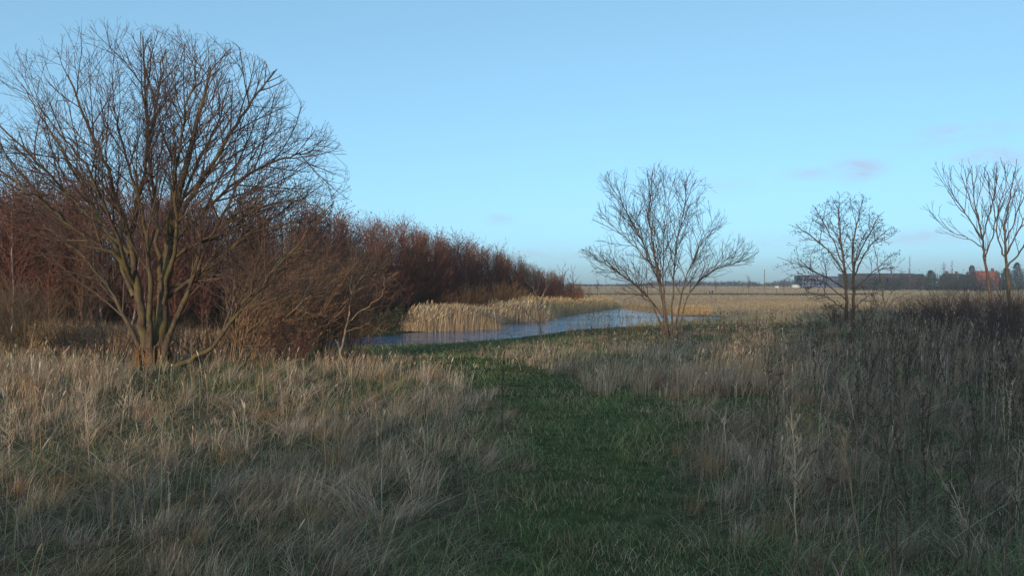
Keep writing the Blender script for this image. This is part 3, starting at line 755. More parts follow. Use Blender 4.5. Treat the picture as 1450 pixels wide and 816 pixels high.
    rgt = sstep(.22, .45, hx_ / hy_ - .12 * sstep(10, 16, hy_))
    keep = RNG.uniform(0, 1, n) < rgt * (1 - path_m(hx_, hy_)) * (.25 + .75 * sstep(.35, .6, fbm(hx_ * .7, hy_ * .7, 73)))
    if y0 > 20: keep &= pond_sd(hx_, hy_) > 2
    hx_, hy_ = hx_[keep], hy_[keep]; n = len(hx_)
    if n:
        hh = RNG.uniform(.40, 1.05, n); fc = RNG.uniform(0, math.pi, n)
        hh = hh * near_water(hx_, hy_); ln = np.stack([.10 + RNG.normal(0, .16, n), RNG.normal(0, .14, n)], 1) * hh[:, None]
        base = np.stack([hx_, hy_, height(hx_, hy_) - .01], 1); cc = np.where((RNG.uniform(0, 1, n) < .35 + .5 * sstep(.35, .6, hx_ / hy_))[:, None], pick([(.10, .064, .056), (.075, .05, .048), (.13, .08, .06)], n), pick([(.14, .10, .085), (.24, .18, .145), (.40, .32, .25)], n))
        wd = RNG.uniform(.0028, .0045, n) * wsc
        dry.add(blades(base, hh, ln, wd, cc, face=fc, prof=(1, .9, .75), droop=.02))
        for rep in range(3):
            t_ = RNG.uniform(.45, .98, n); q = base.copy(); q[:, :2] += ln * (t_ ** 1.7)[:, None]; q[:, 2] += hh * (t_ - .02 * t_ * t_)
            az = RNG.uniform(0, 6.283, n); l_ = RNG.uniform(.03, .13, n) * (1.2 - .6 * t_)
            dry.add(blades(q, l_, np.stack([np.cos(az) * l_ * .7, np.sin(az) * l_ * .7], 1), wd * RNG.uniform(.8, 2.2, n), cc, face=fc, prof=(.7, .8, .9)))
    # --- flattened thatch between the tussocks
    dens = 620 if y0 < 8 else 330 if y0 < 11 else 190 if y0 < 16 else 90 if y0 < 23 else 20 if y0 < 33 else 4
    n = int(area * dens); sx_, sy_ = rand_ground(n, y0, y1)
    keep = RNG.uniform(0, 1, n) < (1 - path_m(sx_, sy_)) * .9 + .05 + .15 * sstep(.45, .65, fbm(sx_ * 1.1, sy_ * 1.1, 97))
    keep &= lush(sx_, sy_) > .02
    sx_, sy_ = sx_[keep], sy_[keep]; n = len(sx_)
    az = RNG.normal(.3, 1.3, n) ; ll = RNG.uniform(.12, .38, n)
    right = sstep(.5, 3.0, sx_ - np.interp(sy_, PTH_Y, PTH_X))
    colr = np.where((RNG.uniform(0, 1, n) < .4 + .35 * right)[:, None], pick(GREYST, n), pick(STRAW, n) * .8)
    colr = np.where((RNG.uniform(0, 1, n) < .20)[:, None], pick(OLIVE, n), colr)
    base = np.stack([sx_, sy_, height(sx_, sy_) + RNG.uniform(0, .05, n)], 1)
    thatchb.add(blades(base, RNG.uniform(.03, .20, n) * (1 - .7 * path_m(sx_, sy_)), np.stack([np.cos(az) * ll, np.sin(az) * ll], 1), RNG.uniform(.0020, .0040, n) * wsc, np.clip(colr, .01, .8), droop=.55, pw=1.1))
    # --- short green grass, thick on the path and in the gaps
    dens = 1500 if y0 < 5 else 950 if y0 < 8 else 560 if y0 < 11 else 300 if y0 < 16 else 130 if y0 < 23 else 60 if y0 < 33 else 10
    n = int(area * dens); sx_, sy_ = rand_ground(n, y0, y1)
    pmk = path_m(sx_, sy_)
    sd = np.full(n, 99.); s = (sy_ > 18)
    if s.any(): sd[s] = pond_sd(sx_[s], sy_[s])
    bank = ((sd < 6) & (sd > .4) & (sx_ > -9) & (sx_ < 3.5)).astype(float)
    gap = 1 - sstep(.36, .58, fbm(sx_ * .55, sy_ * .55, 41))
    prob = np.maximum.reduce([pmk, bank * .9, .10 + .46 * gap])
    prob = np.where(sd < .25, 0, prob)
    keep = RNG.uniform(0, 1, n) < prob
    sx_, sy_, pmk = sx_[keep], sy_[keep], pmk[keep]; n = len(sx_)
    tall = 1 + 1.1 * (1 - np.clip(pmk, 0, 1))
    pat = fbm(sx_ * 1.6, sy_ * 1.6, 91)
    hh = RNG.uniform(.03, .095, n) * tall * (.55 + 1.5 * sstep(.25, .8, pat))
    az = RNG.uniform(0, 6.283, n); ll = hh * RNG.uniform(.2, 1.1, n)
    colr = pick(GREEN, n, .22) * (.75 + .6 * fbm(sx_ * .8, sy_ * .8, 93))[:, None]
    wear = sstep(.40, .68, fbm(sx_ * 1.1, sy_ * 1.1, 97)) + 1.3 * np.exp(-((sx_ - .8) / .7) ** 2 - ((sy_ - 11.9) / .45) ** 2)
    colr = np.where((RNG.uniform(0, 1, n) < .16 + .28 * wear)[:, None], pick(OLIVE, n), colr)
    colr = np.where((RNG.uniform(0, 1, n) < .10 + .26 * wear)[:, None], pick(STRAW, n) * .85, colr)
    base = np.stack([sx_, sy_, height(sx_, sy_) - .005], 1)
    grn.add(blades(base, hh, np.stack([np.cos(az) * ll, np.sin(az) * ll], 1), RNG.uniform(.003, .0055, n) * wsc, np.clip(colr, .008, .8), droop=.25))
tag(link('dry_grass', dry.mesh('dry_grass', False), M_BLADE), 'tall straw coloured winter grass either side of the path', 'grass', kind='stuff')
tag(link('thatch_grass', thatchb.mesh('thatch_grass', False), M_BLADE), 'flattened dead grass lying between the tall tussocks', 'grass', kind='stuff')
tag(link('green_grass', grn.mesh('green_grass', False), M_BLADE), 'short green grass of the mown path and pond bank', 'grass', kind='stuff')

# ---- dry grass of the far field: coarse bunches that stand proud of the ground
b = Bag()
n = 120000
fy = np.exp(RNG.uniform(math.log(46), math.log(650), n)); fx = RNG.uniform(-.12, .78, n) * fy
sd = pond_sd(fx, fy); k = (sd > 1.0) & (RNG.uniform(0, 1, n) < sstep(.35, .6, fbm(fx * .06, fy * .05, 19)) * .75 + .25)
fx, fy = fx[k], fy[k]; n = len(fx)
fs = np.clip(fy / 150, 1, 4); hh = RNG.uniform(.15, .42, n) * np.clip(fy / 200, 1, 2)
b.add(blades(np.stack([fx, fy, height(fx, fy)], 1), hh, RNG.normal(0, .12, (n, 2)), RNG.uniform(.05, .16, n) * fs, pick([(.31, .255, .185), (.34, .28, .205), (.29, .23, .16)], n, .1) * np.stack([1 + .5 * (fbm(fx * .03, fy * .035, 55) - .5), 1 + .3 * (fbm(fx * .03, fy * .035, 55) - .5) + .35 * (fbm(fx * .02, fy * .05, 57) - .5), .95 + 0 * fx], 1), face=RNG.normal(0, .5, n), prof=(.9, 1, .6)))
tag(link('field_grass', b.mesh('field_grass', False), M_BLADE), 'pale dead grass of the far field beyond the pond', 'grass', kind='stuff')

# ================================================================== REEDS
def reeds(px0, px1, pyb0, pyb1, depth, hgt, n, label, cols, ragged=.24, thin=1.):
    t = RNG.uniform(0, 1, n); d = RNG.uniform(0, 1, n)
    px = px0 + (px1 - px0) * t; py = pyb0 + (pyb1 - pyb0) * t
    Yb = (EYE - WATER) * F / (py - HY)
    x = (px - HX) / F * Yb; y = Yb + d * depth * np.clip(np.minimum(t + .03, 1.03 - t) * 4, .1, 1)
    x = x + RNG.normal(0, .42, n) * np.clip(depth, 0, 1)
    z = height(x, y); z = np.maximum(z, WATER - .15)
    edge = np.clip(np.minimum(t + .02, 1.02 - t) * 5, .25, 1) ** .55
    hh = hgt * edge * (.68 + .48 * fbm(x * 1.5, y * 1.5, 23, 4)) * RNG.triangular(.55, .95, 1.16, n) + np.maximum(0, WATER - z)
    lean = np.stack([.10 + RNG.normal(0, ragged, n), RNG.normal(0, ragged * .7, n)], 1) * .5
    b = Bag()
    col = pick(cols, n); base = np.stack([x, y, z - .02], 1); fc = RNG.normal(0, .6, n); w = RNG.uniform(.012, .02, n) * thin
    b.add(blades(base, hh, lean, w, col, face=fc, prof=(.7, .8, .7), droop=.02))
    # plumes
    s = RNG.uniform(0, 1, n) < .8
    q = base[s].copy(); q[:, :2] += lean[s] * .75; q[:, 2] += hh[s] * .83
    b.add(blades(q, hh[s] * .17, lean[s] * .5 + np.array([.06, 0]), RNG.uniform(.03, .05, s.sum()) * thin, np.clip(col[s] * np.where(RNG.uniform(0, 1, (s.sum(), 1)) < .5, .62, 1.0), 0, .8), face=fc[s], prof=(.3, 1, .8)))
    # leaves
    m_ = n; k = RNG.integers(0, n, m_); q = base[k].copy(); tt = RNG.uniform(.25, .75, m_); q[:, 2] += hh[k] * tt; q[:, :2] += lean[k] * (tt ** 1.7)[:, None]
    az = RNG.uniform(0, 6.283, m_); ll = RNG.uniform(.12, .3, m_)
    b.add(blades(q, ll * .8, np.stack([np.cos(az) * ll + .05, np.sin(az) * ll], 1), RNG.uniform(.012, .022, m_) * thin, col[k], droop=.3))
    tag(link('reed_bed', b.mesh('reed_bed', False), M_REED), label, 'reeds', 'reed beds round the pond', 'stuff')
RC = [(.50, .40, .275), (.44, .345, .235), (.58, .475, .34), (.35, .26, .17)]
RC2 = [(.52, .39, .22), (.46, .33, .17), (.57, .44, .26)]
reeds(588, 694, 470.5, 466.5, 2.4, 1.36, 6500, 'broad tall reed bed nearest on the far bank, left of the others', RC)
reeds(690, 766, 459.5, 454.5, 3.0, 1.42, 5200, 'middle reed bed on the far bank, behind the lone thin young tree', RC)
reeds(738, 770, 455.5, 450.5, 3.0, 1.72, 2600, 'short bright tuft of taller reeds standing at the water corner', RC2)
reeds(771, 812, 449.8, 444.2, 3.5, 1.45, 3600, 'rounded reed bed on the far bank past the bright corner tuft', RC2)
reeds(812, 872, 444.0, 436.5, 4.0, 1.35, 4200, 'farthest tapering reed bed before the open field', RC2)
reeds(965, 1002, 446.6, 447.6, 2.0, .85, 1300, 'small orange reed clump beyond the water right of the middle tree', RC2)
reeds(874, 962, 436.2, 446.0, 1.5, .55, 1800, 'low sedge fringe along the far end of the water', [(.33, .24, .13), (.27, .2, .11)])
reeds(805, 935, 468.6, 461.5, 2.2, 1.0, 260, 'thin see-through reeds on the near bank against the water', [(.30, .25, .17), (.24, .2, .14)], .2, .8)
# pale reeds behind the big tree on the left
def reed_field(px0, px1, Y0, Y1, hgt, n, label, cols):
    Yb = RNG.uniform(Y0, Y1, n); px = RNG.uniform(px0, px1, n); x = (px - HX) / F * Yb
    k = pond_sd(x, Yb) > .8; x, Yb = x[k], Yb[k]; n = len(x)
    z = height(x, Yb); hh = hgt * RNG.uniform(.6, 1.1, n) * (.7 + .6 * fbm(x * .6, Yb * .6, 29))
    b = Bag(); lean = np.stack([.1 + RNG.normal(0, .16, n), RNG.normal(0, .1, n)], 1) * .6
    b.add(blades(np.stack([x, Yb, z - .02], 1), hh, lean, RNG.uniform(.010, .018, n), pick(cols, n), face=RNG.normal(0, .6, n), prof=(.8, .9, .9)))
    tag(link('reed_bed', b.mesh('reed_bed', False), M_REED), label, 'reeds', 'reed beds round the pond', 'stuff')
reed_field(40, 320, 21.5, 25, .9, 3600, 'pale dead reeds behind the big left tree in front of the wood', [(.36, .25, .15), (.27, .18, .11), (.42, .31, .2)])
reed_field(-220, 470, 26.5, 31, .55, 4200, 'short brown sedge along the foot of the wood', [(.13, .08, .05), (.10, .065, .045), (.17, .11, .065)])

# ================================================================== DEAD WEED STALKS
def weed_mesh(seed, kind):
    g = np.random.default_rng(seed); lines = []; sp = None
    if kind == 'fork':
        h = 1.0
        main = np.array([[0, 0, -.03], [.01, 0, .3], [-.01, .01, .58], [.01, 0, .66]]); lines.append((main, np.array([.006, .0055, .005, .004])))
        for a, l in ((.7, .42), (-.55, .36), (.15, .34)):
            p = main[2]; lines.append((np.array([p, p + [math.sin(a) * l * .5, g.normal(0, .05), math.cos(a) * l * .45], p + [math.sin(a) * l, g.normal(0, .08), math.cos(a) * l * .75]]), np.array([.0038, .003, .002])))
    else:
        lean = g.normal(0, .10, 2); n = 7
        t = np.linspace(0, 1, n); P = np.stack([lean[0] * t ** 1.6 + g.normal(0, .006, n), lean[1] * t ** 1.6 + g.normal(0, .006, n), t - .03], 1)
        lines.append((P, np.linspace(.0058, .0022, n)))
        nb = {'umbel': 7, 'spike': 26, 'branch': 14}[kind]
        for i in range(nb):
            f = g.uniform(.55, .97) if kind != 'spike' else g.uniform(.5, 1.0)
            if kind == 'branch': f = g.uniform(.25, .95)
            p = np.array([np.interp(f, t, P[:, k]) for k in range(3)]); az = g.uniform(0, 6.283)
            l = {'umbel': .16, 'spike': .03, 'branch': .24 * (1.15 - f)}[kind] * g.uniform(.6, 1.2) + .01
            d = np.array([math.cos(az) * .6, math.sin(az) * .6, .8])
            e = p + d * l
            lines.append((np.array([p, p + d * l * .5 + [0, 0, .01], e + [0, 0, l * .15]]), np.array([.003, .0024, .0016]) if kind != 'spike' else np.array([.002, .006, .002])))
            if kind == 'umbel':
                for j in range(6):
                    a2 = g.uniform(0, 6.28); lines.append((np.array([e, e + [math.cos(a2) * .03, math.sin(a2) * .03, .035]]), np.array([.0016, .003])))
            if kind == 'branch':
                for j in range(3):
                    f2 = g.uniform(.4, 1); q = p + d * l * f2; a2 = g.uniform(0, 6.28)
                    lines.append((np.array([q, q + [math.cos(a2) * .025, math.sin(a2) * .025, .04]]), np.array([.002, .0025])))
    V, Fs, C = tubes(lines, 4, np.ones((len(lines), 3)))
    return np_mesh('weed_stalk', V, Fs)
W_PALE = plain_mat('pale_dead_stem', (.34, .26, .18), (.50, .41, .31), 6)
W_TAN = plain_mat('tan_dead_stem', (.22, .15, .09), (.34, .24, .15), 6)
W_DARK = plain_mat('dark_dead_stem', (.045, .03, .028), (.09, .06, .05), 6)
WV = {}
def weed_data(kind, v, mat):
    key = (kind, v, mat.name)
    if key not in WV:
        me = weed_mesh(1000 + v * 13 + len(kind), kind); me.materials.append(mat); WV[key] = me
    return WV[key]
def weed(px, Y, hgt, kind, v, mat, label, group=None, name='dead_weed', rz=0, tilt=(0, 0)):
    o = bpy.data.objects.new(name, weed_data(kind, v, mat)); COL.objects.link(o)
    x = wx(px, Y); o.location = (x, Y, h1(x, Y)); o.scale = (hgt, hgt, hgt); o.rotation_euler = (tilt[0], tilt[1], rz)
    return tag(o, label, 'weed', group)
weed(1027, 7.2, .72, 'fork', 1, W_PALE, 'pale dead stalk forking into three at the right edge of the path')
weed(457, 7.6, .66, 'branch', 2, W_TAN, 'tan branched dead weed standing alone in the left grass', tilt=(0, .05))
weed(460, 7.0, .62, 'fork', 3, W_PALE, 'pale open-forked dead stem in front of the tan branched weed', rz=.9)
weed(711, 9.0, 1.0, 'spike', 4, W_DARK, 'thin dark dock spike where the left grass meets the path')
weed(26, 5.0, .42, 'fork', 5, W_PALE, 'pale forked stem at the lower left edge', tilt=(0, -.06))
weed(240, 5.2, .48, 'spike', 6, W_PALE, 'white-tipped upright stem low in the left foreground')
weed(355, 7.6, .62, 'umbel', 7, W_TAN, 'straight tan stalk with small umbel in the mid left grass')
weed(1155, 11.5, .85, 'spike', 8, W_DARK, 'dark seed-headed dock at the end of the green side path')
weed(1392, 4.9, .62, 'branch', 9, W_PALE, 'pale leaning branched stalk in the lower right corner', tilt=(0, -.45))
weed(541, 4.75, .46, 'fork', 10, W_PALE, 'pale slanting forked stem low in the grass left of the path', tilt=(0, .35))
weed(92, 5.0, .72, 'branch', 11, W_TAN, 'bushy tan weed bundle in the lower left foreground')
weed(104, 5.1, .60, 'umbel', 12, W_TAN, 'tan umbel stalk leaning against the bushy weed bundle', tilt=(0, .12))
weed(292, 4.9, .48, 'spike', 13, W_TAN, 'short rusty spike stem near the bottom edge left of the path')
weed(455, 9.5, .8, 'umbel', 14, W_TAN, 'taller tan umbel behind the branched weed in the left grass')
kinds = ['umbel', 'spike', 'branch', 'branch']
g = np.random.default_rng(5)
for i in range(150):
    Yw = float(np.sqrt(g.uniform(4.6 ** 2, 21 ** 2))); px = g.uniform(1040, 1470)
    if Yw > 12: px = g.uniform(1080, 1480)
    weed(px, Yw, g.uniform(.55, .95), kinds[i % 4], int(g.integers(0, 5)), [W_DARK, W_DARK, W_TAN, W_PALE, W_DARK][i % 5],
         'thin upright dead weed among the grey grass right of the path', 'dead weeds in the right hand grass', rz=g.uniform(0, 6.28), tilt=(g.normal(0, .08), .08 + g.normal(0, .08)))
for i in range(60):
    Yw = float(np.sqrt(g.uniform(5 ** 2, 15 ** 2))); px = g.uniform(-10, 640)
    if path_m(np.array([wx(px, Yw)]), np.array([Yw]))[0] > .2: continue
    weed(px, Yw, g.uniform(.5, .8), kinds[i % 4], int(g.integers(0, 5)), [W_TAN, W_PALE, W_TAN][i % 3],
         'thin upright dead weed among the straw grass left of the path', 'dead weeds in the left hand grass', rz=g.uniform(0, 6.28), tilt=(g.normal(0, .08), .08 + g.normal(0, .08)))
for i in range(70):
    Yw = float(g.uniform(19, 33)); px = g.uniform(760, 1480)
    x_ = wx(px, Yw)
    if float(pond_sd(np.array([x_]), np.array([Yw]))[0]) < 1.5: continue
    weed(px, Yw, g.uniform(.7, 1.1), ['branch', 'umbel'][i % 2], 5 + int(g.integers(0, 4)), [W_DARK, W_TAN, W_DARK][i % 3],
         'tall dead weed in the dry grass around the bank trees', 'dead weeds near the bank trees', rz=g.uniform(0, 6.28), tilt=(g.normal(0, .06), .05))
# ================================================================== THE PLANTATION
EDGE = np.array([(-30, 24), (-21.3, 26), (-17.3, 27), (-15.5, 28), (-12, 32), (-8.7, 40), (-6.2, 48), (-4.1, 54), (-1.4, 62), (2.2, 72), (5.5, 82), (8.8, 95)], float)
HT = np.array([5.3, 5.3, 5.3, 5.3, 5.3, 5.4, 5.5, 5.3, 5.1, 4.2, 3.3, 2.3])
seg = np.r_[0, np.cumsum(np.linalg.norm(np.diff(EDGE, axis=0), axis=1))]
def edge_at(s):
    x, y = np.interp(s, seg, EDGE[:, 0]), np.interp(s, seg, EDGE[:, 1])
    i = min(max(np.searchsorted(seg, s) - 1, 0), len(EDGE) - 2)
    d = EDGE[i + 1] - EDGE[i]; d = d / np.linalg.norm(d)
    return x, y, np.array([-d[1], d[0]]), float(np.interp(s, seg, HT))
def wood_tree(seed, twig, detail=1.0, pale=False):
    """a 1 m unit birch whip, scaled when placed: straight stem, steep fine branches"""
    H = 5.2
    sp = [dict(dens=11 * detail, ang=35, angj=10, len=1.75, tap=.5, r=.011, n=6, wob=.07, up=.09, tipr=.5, rmin=.006, cstart=.12),
          dict(dens=8 * detail, ang=34, angj=12, len=.62, tap=.3, r=.0075, n=4, wob=.11, up=.06, tipr=.7, rmin=.005)]
    T = Tree(seed, sp); g = T.g
    a = g.normal(0, .05, 2); pts = [(0, 0, 0)]
    for k in range(1, 6): pts.append((a[0] * k + g.normal(0, .03), a[1] * k + g.normal(0, .03), H * k / 5))
    T.limb(pts, .042, .010, sub=3, start=.16)
    tm = trunk_mesh(T.lines[0][0], 6, .2, seed, .05)
    cm = crown_mesh(T, 1, [twig] * 3, .18)
    return tm, cm, T
TWC = [(.195, .086, .06), (.165, .078, .062), (.205, .09, .058), (.155, .080, .064), (.19, .102, .066), (.165, .068, .056)]
protos = []
for v in range(8):
    tm, cm, T = wood_tree(300 + v, TWC[v % 6])
    tm.materials.append(M_BARK_B if v in (1, 6) else M_BARK_D); cm.materials.append(M_TWIG)
    lm = None
    if v in (0, 2, 3, 5, 7):                                  # some keep russet leaves
        tips = np.array([t[0] for t in T.tips]); g = T.g; k = g.integers(0, len(tips), 420)
        lm = Bag().add(leaf_quads(tips[k] + g.normal(0, .06, (420, 3)), .045, pick([(.17, .07, .038), (.13, .055, .035), (.20, .09, .045)], 420), g)).mesh('leaves', False)
        lm.materials.append(M_LEAF)
    protos.append((tm, cm, lm))
g = np.random.default_rng(17)
cnt = 0
def place_wood(x, y, hh, v):
    root = tag(empty('birch_tree', (x, y, h1(x, y) - .03), g.uniform(0, 6.283)), 'slim leafless red-brown birch in the dense young plantation', 'tree', 'young trees of the plantation beyond the pond')
    s = hh / 5.2; root.scale = (s * g.uniform(1.0, 1.35),) * 2 + (s,)
    tm, cm, lm = protos[v]
    link('trunk', tm, None, root); link('crown', cm, None, root)
    if lm: link('leaves', lm, None, root)
tot = seg[-1]
for row, (off, step) in enumerate([(0, 1.1), (1.2, 1.15), (2.6, 1.35), (4.2, 1.7)]):
    s = 4 + g.uniform(0, .5)
    while s < tot:
        x, y, nrm, hh = edge_at(s)
        x += nrm[0] * (off + g.normal(0, .3)); y += nrm[1] * (off + g.normal(0, .3))
        hq = hh * (g.uniform(.70, .98) if row == 0 else g.uniform(.90, 1.08))
        place_wood(x, y, hq, int(g.integers(0, 8))); cnt += 1
        s += step * g.uniform(.75, 1.3) * (1 + .25 * (s > 70))
print('plantation trees', cnt)
# the mass of the wood behind those rows
lo = [wood_tree(340 + v, TWC[v], .62) for v in range(4)]
def mesh_arrays(me):
    V = np.empty(len(me.vertices) * 3, np.float32); me.vertices.foreach_get('co', V)
    st = np.empty(len(me.polygons), np.int32); me.polygons.foreach_get('loop_start', st)
    ix = np.empty(len(me.loops), np.int32); me.loops.foreach_get('vertex_index', ix)
    C = np.empty(len(me.vertices) * 4, np.float32); me.color_attributes['col'].data.foreach_get('color', C)
    return V.reshape(-1, 3), ix.reshape(-1, 4), C.reshape(-1, 4)[:, :3]
arr = [mesh_arrays(t[1]) for t in lo]
bag = Bag(); s = 0.
for i in range(300):
    s = g.uniform(0, tot); x, y, nrm, hh = edge_at(s); off = g.uniform(6, 17)
    x += nrm[0] * off; y += nrm[1] * off; V, ix, C = arr[i % 4]; sc = hh * g.uniform(.9, 1.15) / 5.2; a = g.uniform(0, 6.28)
    ca, sa = math.cos(a), math.sin(a)
    W = np.stack([(V[:, 0] * ca - V[:, 1] * sa) * sc * 1.2 + x, (V[:, 0] * sa + V[:, 1] * ca) * sc * 1.2 + y, V[:, 2] * sc + h1(x, y)], 1)
    bag.add((W, [ix], C))
    P = np.array([[x, y, h1(x, y) - .05], [x, y, h1(x, y) + hh * .5], [x, y, h1(x, y) + hh * .95]])
    bag.add(tubes([(P, np.array([.05, .035, .015]) * 1.2)], 5, np.array([[.14, .10, .08]])))
for t in lo: bpy.data.meshes.remove(t[0]); bpy.data.meshes.remove(t[1])
tag(link('plantation_wood', bag.mesh('plantation_wood'), M_TWIG), 'inner mass of the red-brown leafless plantation', 'wood', kind='stuff')
# thin undergrowth along the floor of the wood
n = 18000; ss = g.uniform(0, tot, n); pts = [edge_at(q) for q in ss]; off = g.uniform(.2, 18, n)
ux = np.array([p[0] + p[2][0] * o for p, o in zip(pts, off)]); uy = np.array([p[1] + p[2][1] * o for p, o in zip(pts, off)])
b = Bag(); b.add(blades(np.stack([ux, uy, height(ux, uy)], 1), g.uniform(.35, 2.3, n), g.normal(0, .25, (n, 2)), g.uniform(.015, .035, n), pick([(.10, .055, .04), (.13, .07, .045), (.085, .05, .04), (.15, .10, .06)], n), prof=(.8, .8, .6)))
tag(link('undergrowth', b.mesh('undergrowth', False), M_BLADE), 'dark brown brushwood on the floor of the plantation', 'undergrowth', kind='stuff')
# bushes in front of the plantation
sb = lambda hgt: [dict(dens=5.0, ang=30, angj=10, len=.36 * hgt, tap=.4, r=.012, n=5, wob=.1, up=.05, tipr=.5, rmin=.007, cstart=.15),
                  dict(dens=5.0, ang=32, angj=12, len=.18 * hgt, tap=.3, r=.008, n=4, wob=.12, up=.04, tipr=.7, rmin=.006)]
for px, Yd, hh, sprd, sd_, lab, col in [
        (706, 57, 2.7, 1.9, 141, 'rounded olive-brown willow bush between plantation and middle reeds', (.13, .085, .045)),
        (668, 52, 2.5, 1.7, 142, 'dark brown willow bush behind the broad reed bed', (.10, .065, .042)),
        (640, 50, 2.0, 1.3, 143, 'low brown bush behind the left end of the broad reed bed', (.12, .07, .045)),
        (735, 62, 2.3, 1.7, 144, 'ochre willow bush behind the bright corner reeds', (.15, .10, .045)),
        (786, 72, 2.2, 2.2, 145, 'dark red-brown bush behind the rounded reed bed', (.12, .055, .04)),
        (812, 80, 2.0, 2.2, 146, 'low orange-brown bush at the far end of the plantation', (.21, .10, .05)),
        (826, 86, 1.5, 1.8, 147, 'small russet bush tapering off the end of the plantation', (.2, .10, .055)),
        (565, 44, 1.0, 1.3, 148, 'dark green bramble on the far bank left of the reeds', (.05, .06, .04)),
        (540, 41, 1.1, 1.4, 149, 'low dark bramble on the far bank beneath pale birch stems', (.055, .055, .04))]:
    shrub('willow_bush' if sd_ < 148 else 'bramble_bush', px, Yd, 34, hh, sprd, sd_, lab, col, 'bush', None, sp=sb(hh), r=.02,
          leaves=(900, .05, [(.045, .06, .028), (.06, .07, .035)]) if sd_ >= 148 else None)
# thin open-crowned trees past the end of the wood
for px, Yd, top, sd_, lab in [(797, 96, 380, 151, 'thin open-crowned bare tree rising over the plantation end'), (812, 100, 385, 152, 'second thin bare tree leaning over the orange-brown bush')]:
    root, L = tree_root('bare_tree', px, Yd, lab)
    T = Tree(sd_, [dict(dens=2.4, ang=35, len=1.5, tap=.4, r=.03, n=5, wob=.12, up=.08, tipr=.5, rmin=.016), dict(dens=2.6, ang=38, len=.6, tap=.4, r=.02, n=4, wob=.14, up=.05, tipr=.6, rmin=.012)])
    T.limb([L(px, 430), L(px + 1, 408), L(px - 1, 395), L(px, top)], .08, .02, start=.3)
    link('trunk', trunk_mesh(T.lines[0][0], 6, .2, sd_), M_BARK_D, root); link('crown', crown_mesh(T, 1, [(.07, .055, .05)] * 3), M_TWIG, root)
# ================================================================== FAR FIELD
def box(bag, x0, x1, y0, y1, z0, z1):
    V = np.array([[x0, y0, z0], [x1, y0, z0], [x1, y1, z0], [x0, y1, z0], [x0, y0, z1], [x1, y0, z1], [x1, y1, z1], [x0, y1, z1]], float)
    f = np.array([[0, 3, 2, 1], [4, 5, 6, 7], [0, 1, 5, 4], [1, 2, 6, 5], [2, 3, 7, 6], [3, 0, 4, 7]])
    bag.add((V, [f], np.ones((8, 3))))
def boxm(name, mat, parent, *boxes):
    b = Bag()
    for q in boxes: box(b, *q)
    return link(name, b.mesh(name, False), mat, parent)

# young field trees with stakes
tp = []
for v in range(3):
    T = Tree(500 + v, [dict(dens=4.5, ang=42, angj=10, len=1.6, tap=.45, r=.05, n=5, wob=.12, up=.10, tipr=.5, rmin=.03, cstart=.15), dict(dens=3.6, ang=40, angj=12, len=.75, tap=.3, r=.032, n=4, wob=.14, up=.08, tipr=.7, rmin=.024)])
    T.limb([(0, 0, 0), (.05, 0, 1.8), (0, .05, 3.5), (.05, 0, 5.4)], .10, .03, start=.38)
    tp.append((trunk_mesh(T.lines[0][0], 6, .1, v), crown_mesh(T, 1, [(.075, .05, .045)] * 3)))
    tp[-1][0].materials.append(M_BARK_D); tp[-1][1].materials.append(M_TWIG)
W_POST = plain_mat('weathered_wood', (.10, .08, .065), (.17, .14, .11), 4)
for i, (px, Yd, hh, lab) in enumerate([(846, 200, 4.2, 'small staked field tree just right of the plantation end'), (884, 235, 3.6, 'faint small field tree left of the middle bare tree'),
        (923, 210, 4.8, 'small field tree seen through the middle bare tree'), (1013, 240, 4.9, 'small field tree by the walking couple'),
        (1060, 255, 6.0, 'round-headed young field tree left of the tall pole'), (1110, 250, 5.2, 'young field tree between the tall pole and the blue block')]):
    x = wx(px, Yd); root = tag(empty('field_tree', (x, Yd, h1(x, Yd) - .05), i * 1.3), lab, 'tree', 'young trees on the far field')
    s = hh / 5.6; root.scale = (s, s, s)
    link('trunk', tp[i % 3][0], None, root); link('crown', tp[i % 3][1], None, root)
for i, (px, Yd, hh) in enumerate([(858, 190, 4.4), (1052, 252, 3.0), (1099, 250, 2.9), (1144, 250, 2.6), (1158, 250, 2.4)]):
    x = wx(px, Yd); z = h1(x, Yd); b = Bag()
    b.add(tubes([(np.array([[x, Yd, z - .1], [x, Yd, z + hh]]), np.array([.07, .06]))], 7, np.array([[1, 1, 1.]])))
    tag(link('stake_post', b.mesh('stake_post'), W_POST), 'thin weathered wooden post standing in the far field', 'post', 'stake posts in the far field')
# tall pole
x = wx(1082.5, 255); z = h1(x, 255)
root = tag(empty('utility_pole', (x, 255, z)), 'tall dark pole standing on the field right of the round-headed tree', 'pole')
b = Bag(); b.add(tubes([(np.array([[0, 0, -.2], [0, 0, 4], [0, 0, 8.2]]), np.array([.14, .13, .10]))], 8, np.array([[1, 1, 1.]])))
link('pole', b.mesh('pole'), W_POST, root)
boxm('insulator', W_POST, root, (-.12, .12, -.12, .12, 8.2, 8.42))
# notice board
x = wx(1100, 262); z = h1(x, 262)
root = tag(empty('notice_sign', (x, 262, z)), 'small white sign board on a post at the field edge', 'sign')
boxm('board', plain_mat('white_board', (.4, .4, .4), (.5, .5, .5)), root, (-.55, .55, -.05, .05, 2.5, 3.2))
boxm('post', W_POST, root, (-.06, .06, .06, .18, -.1, 3.4))
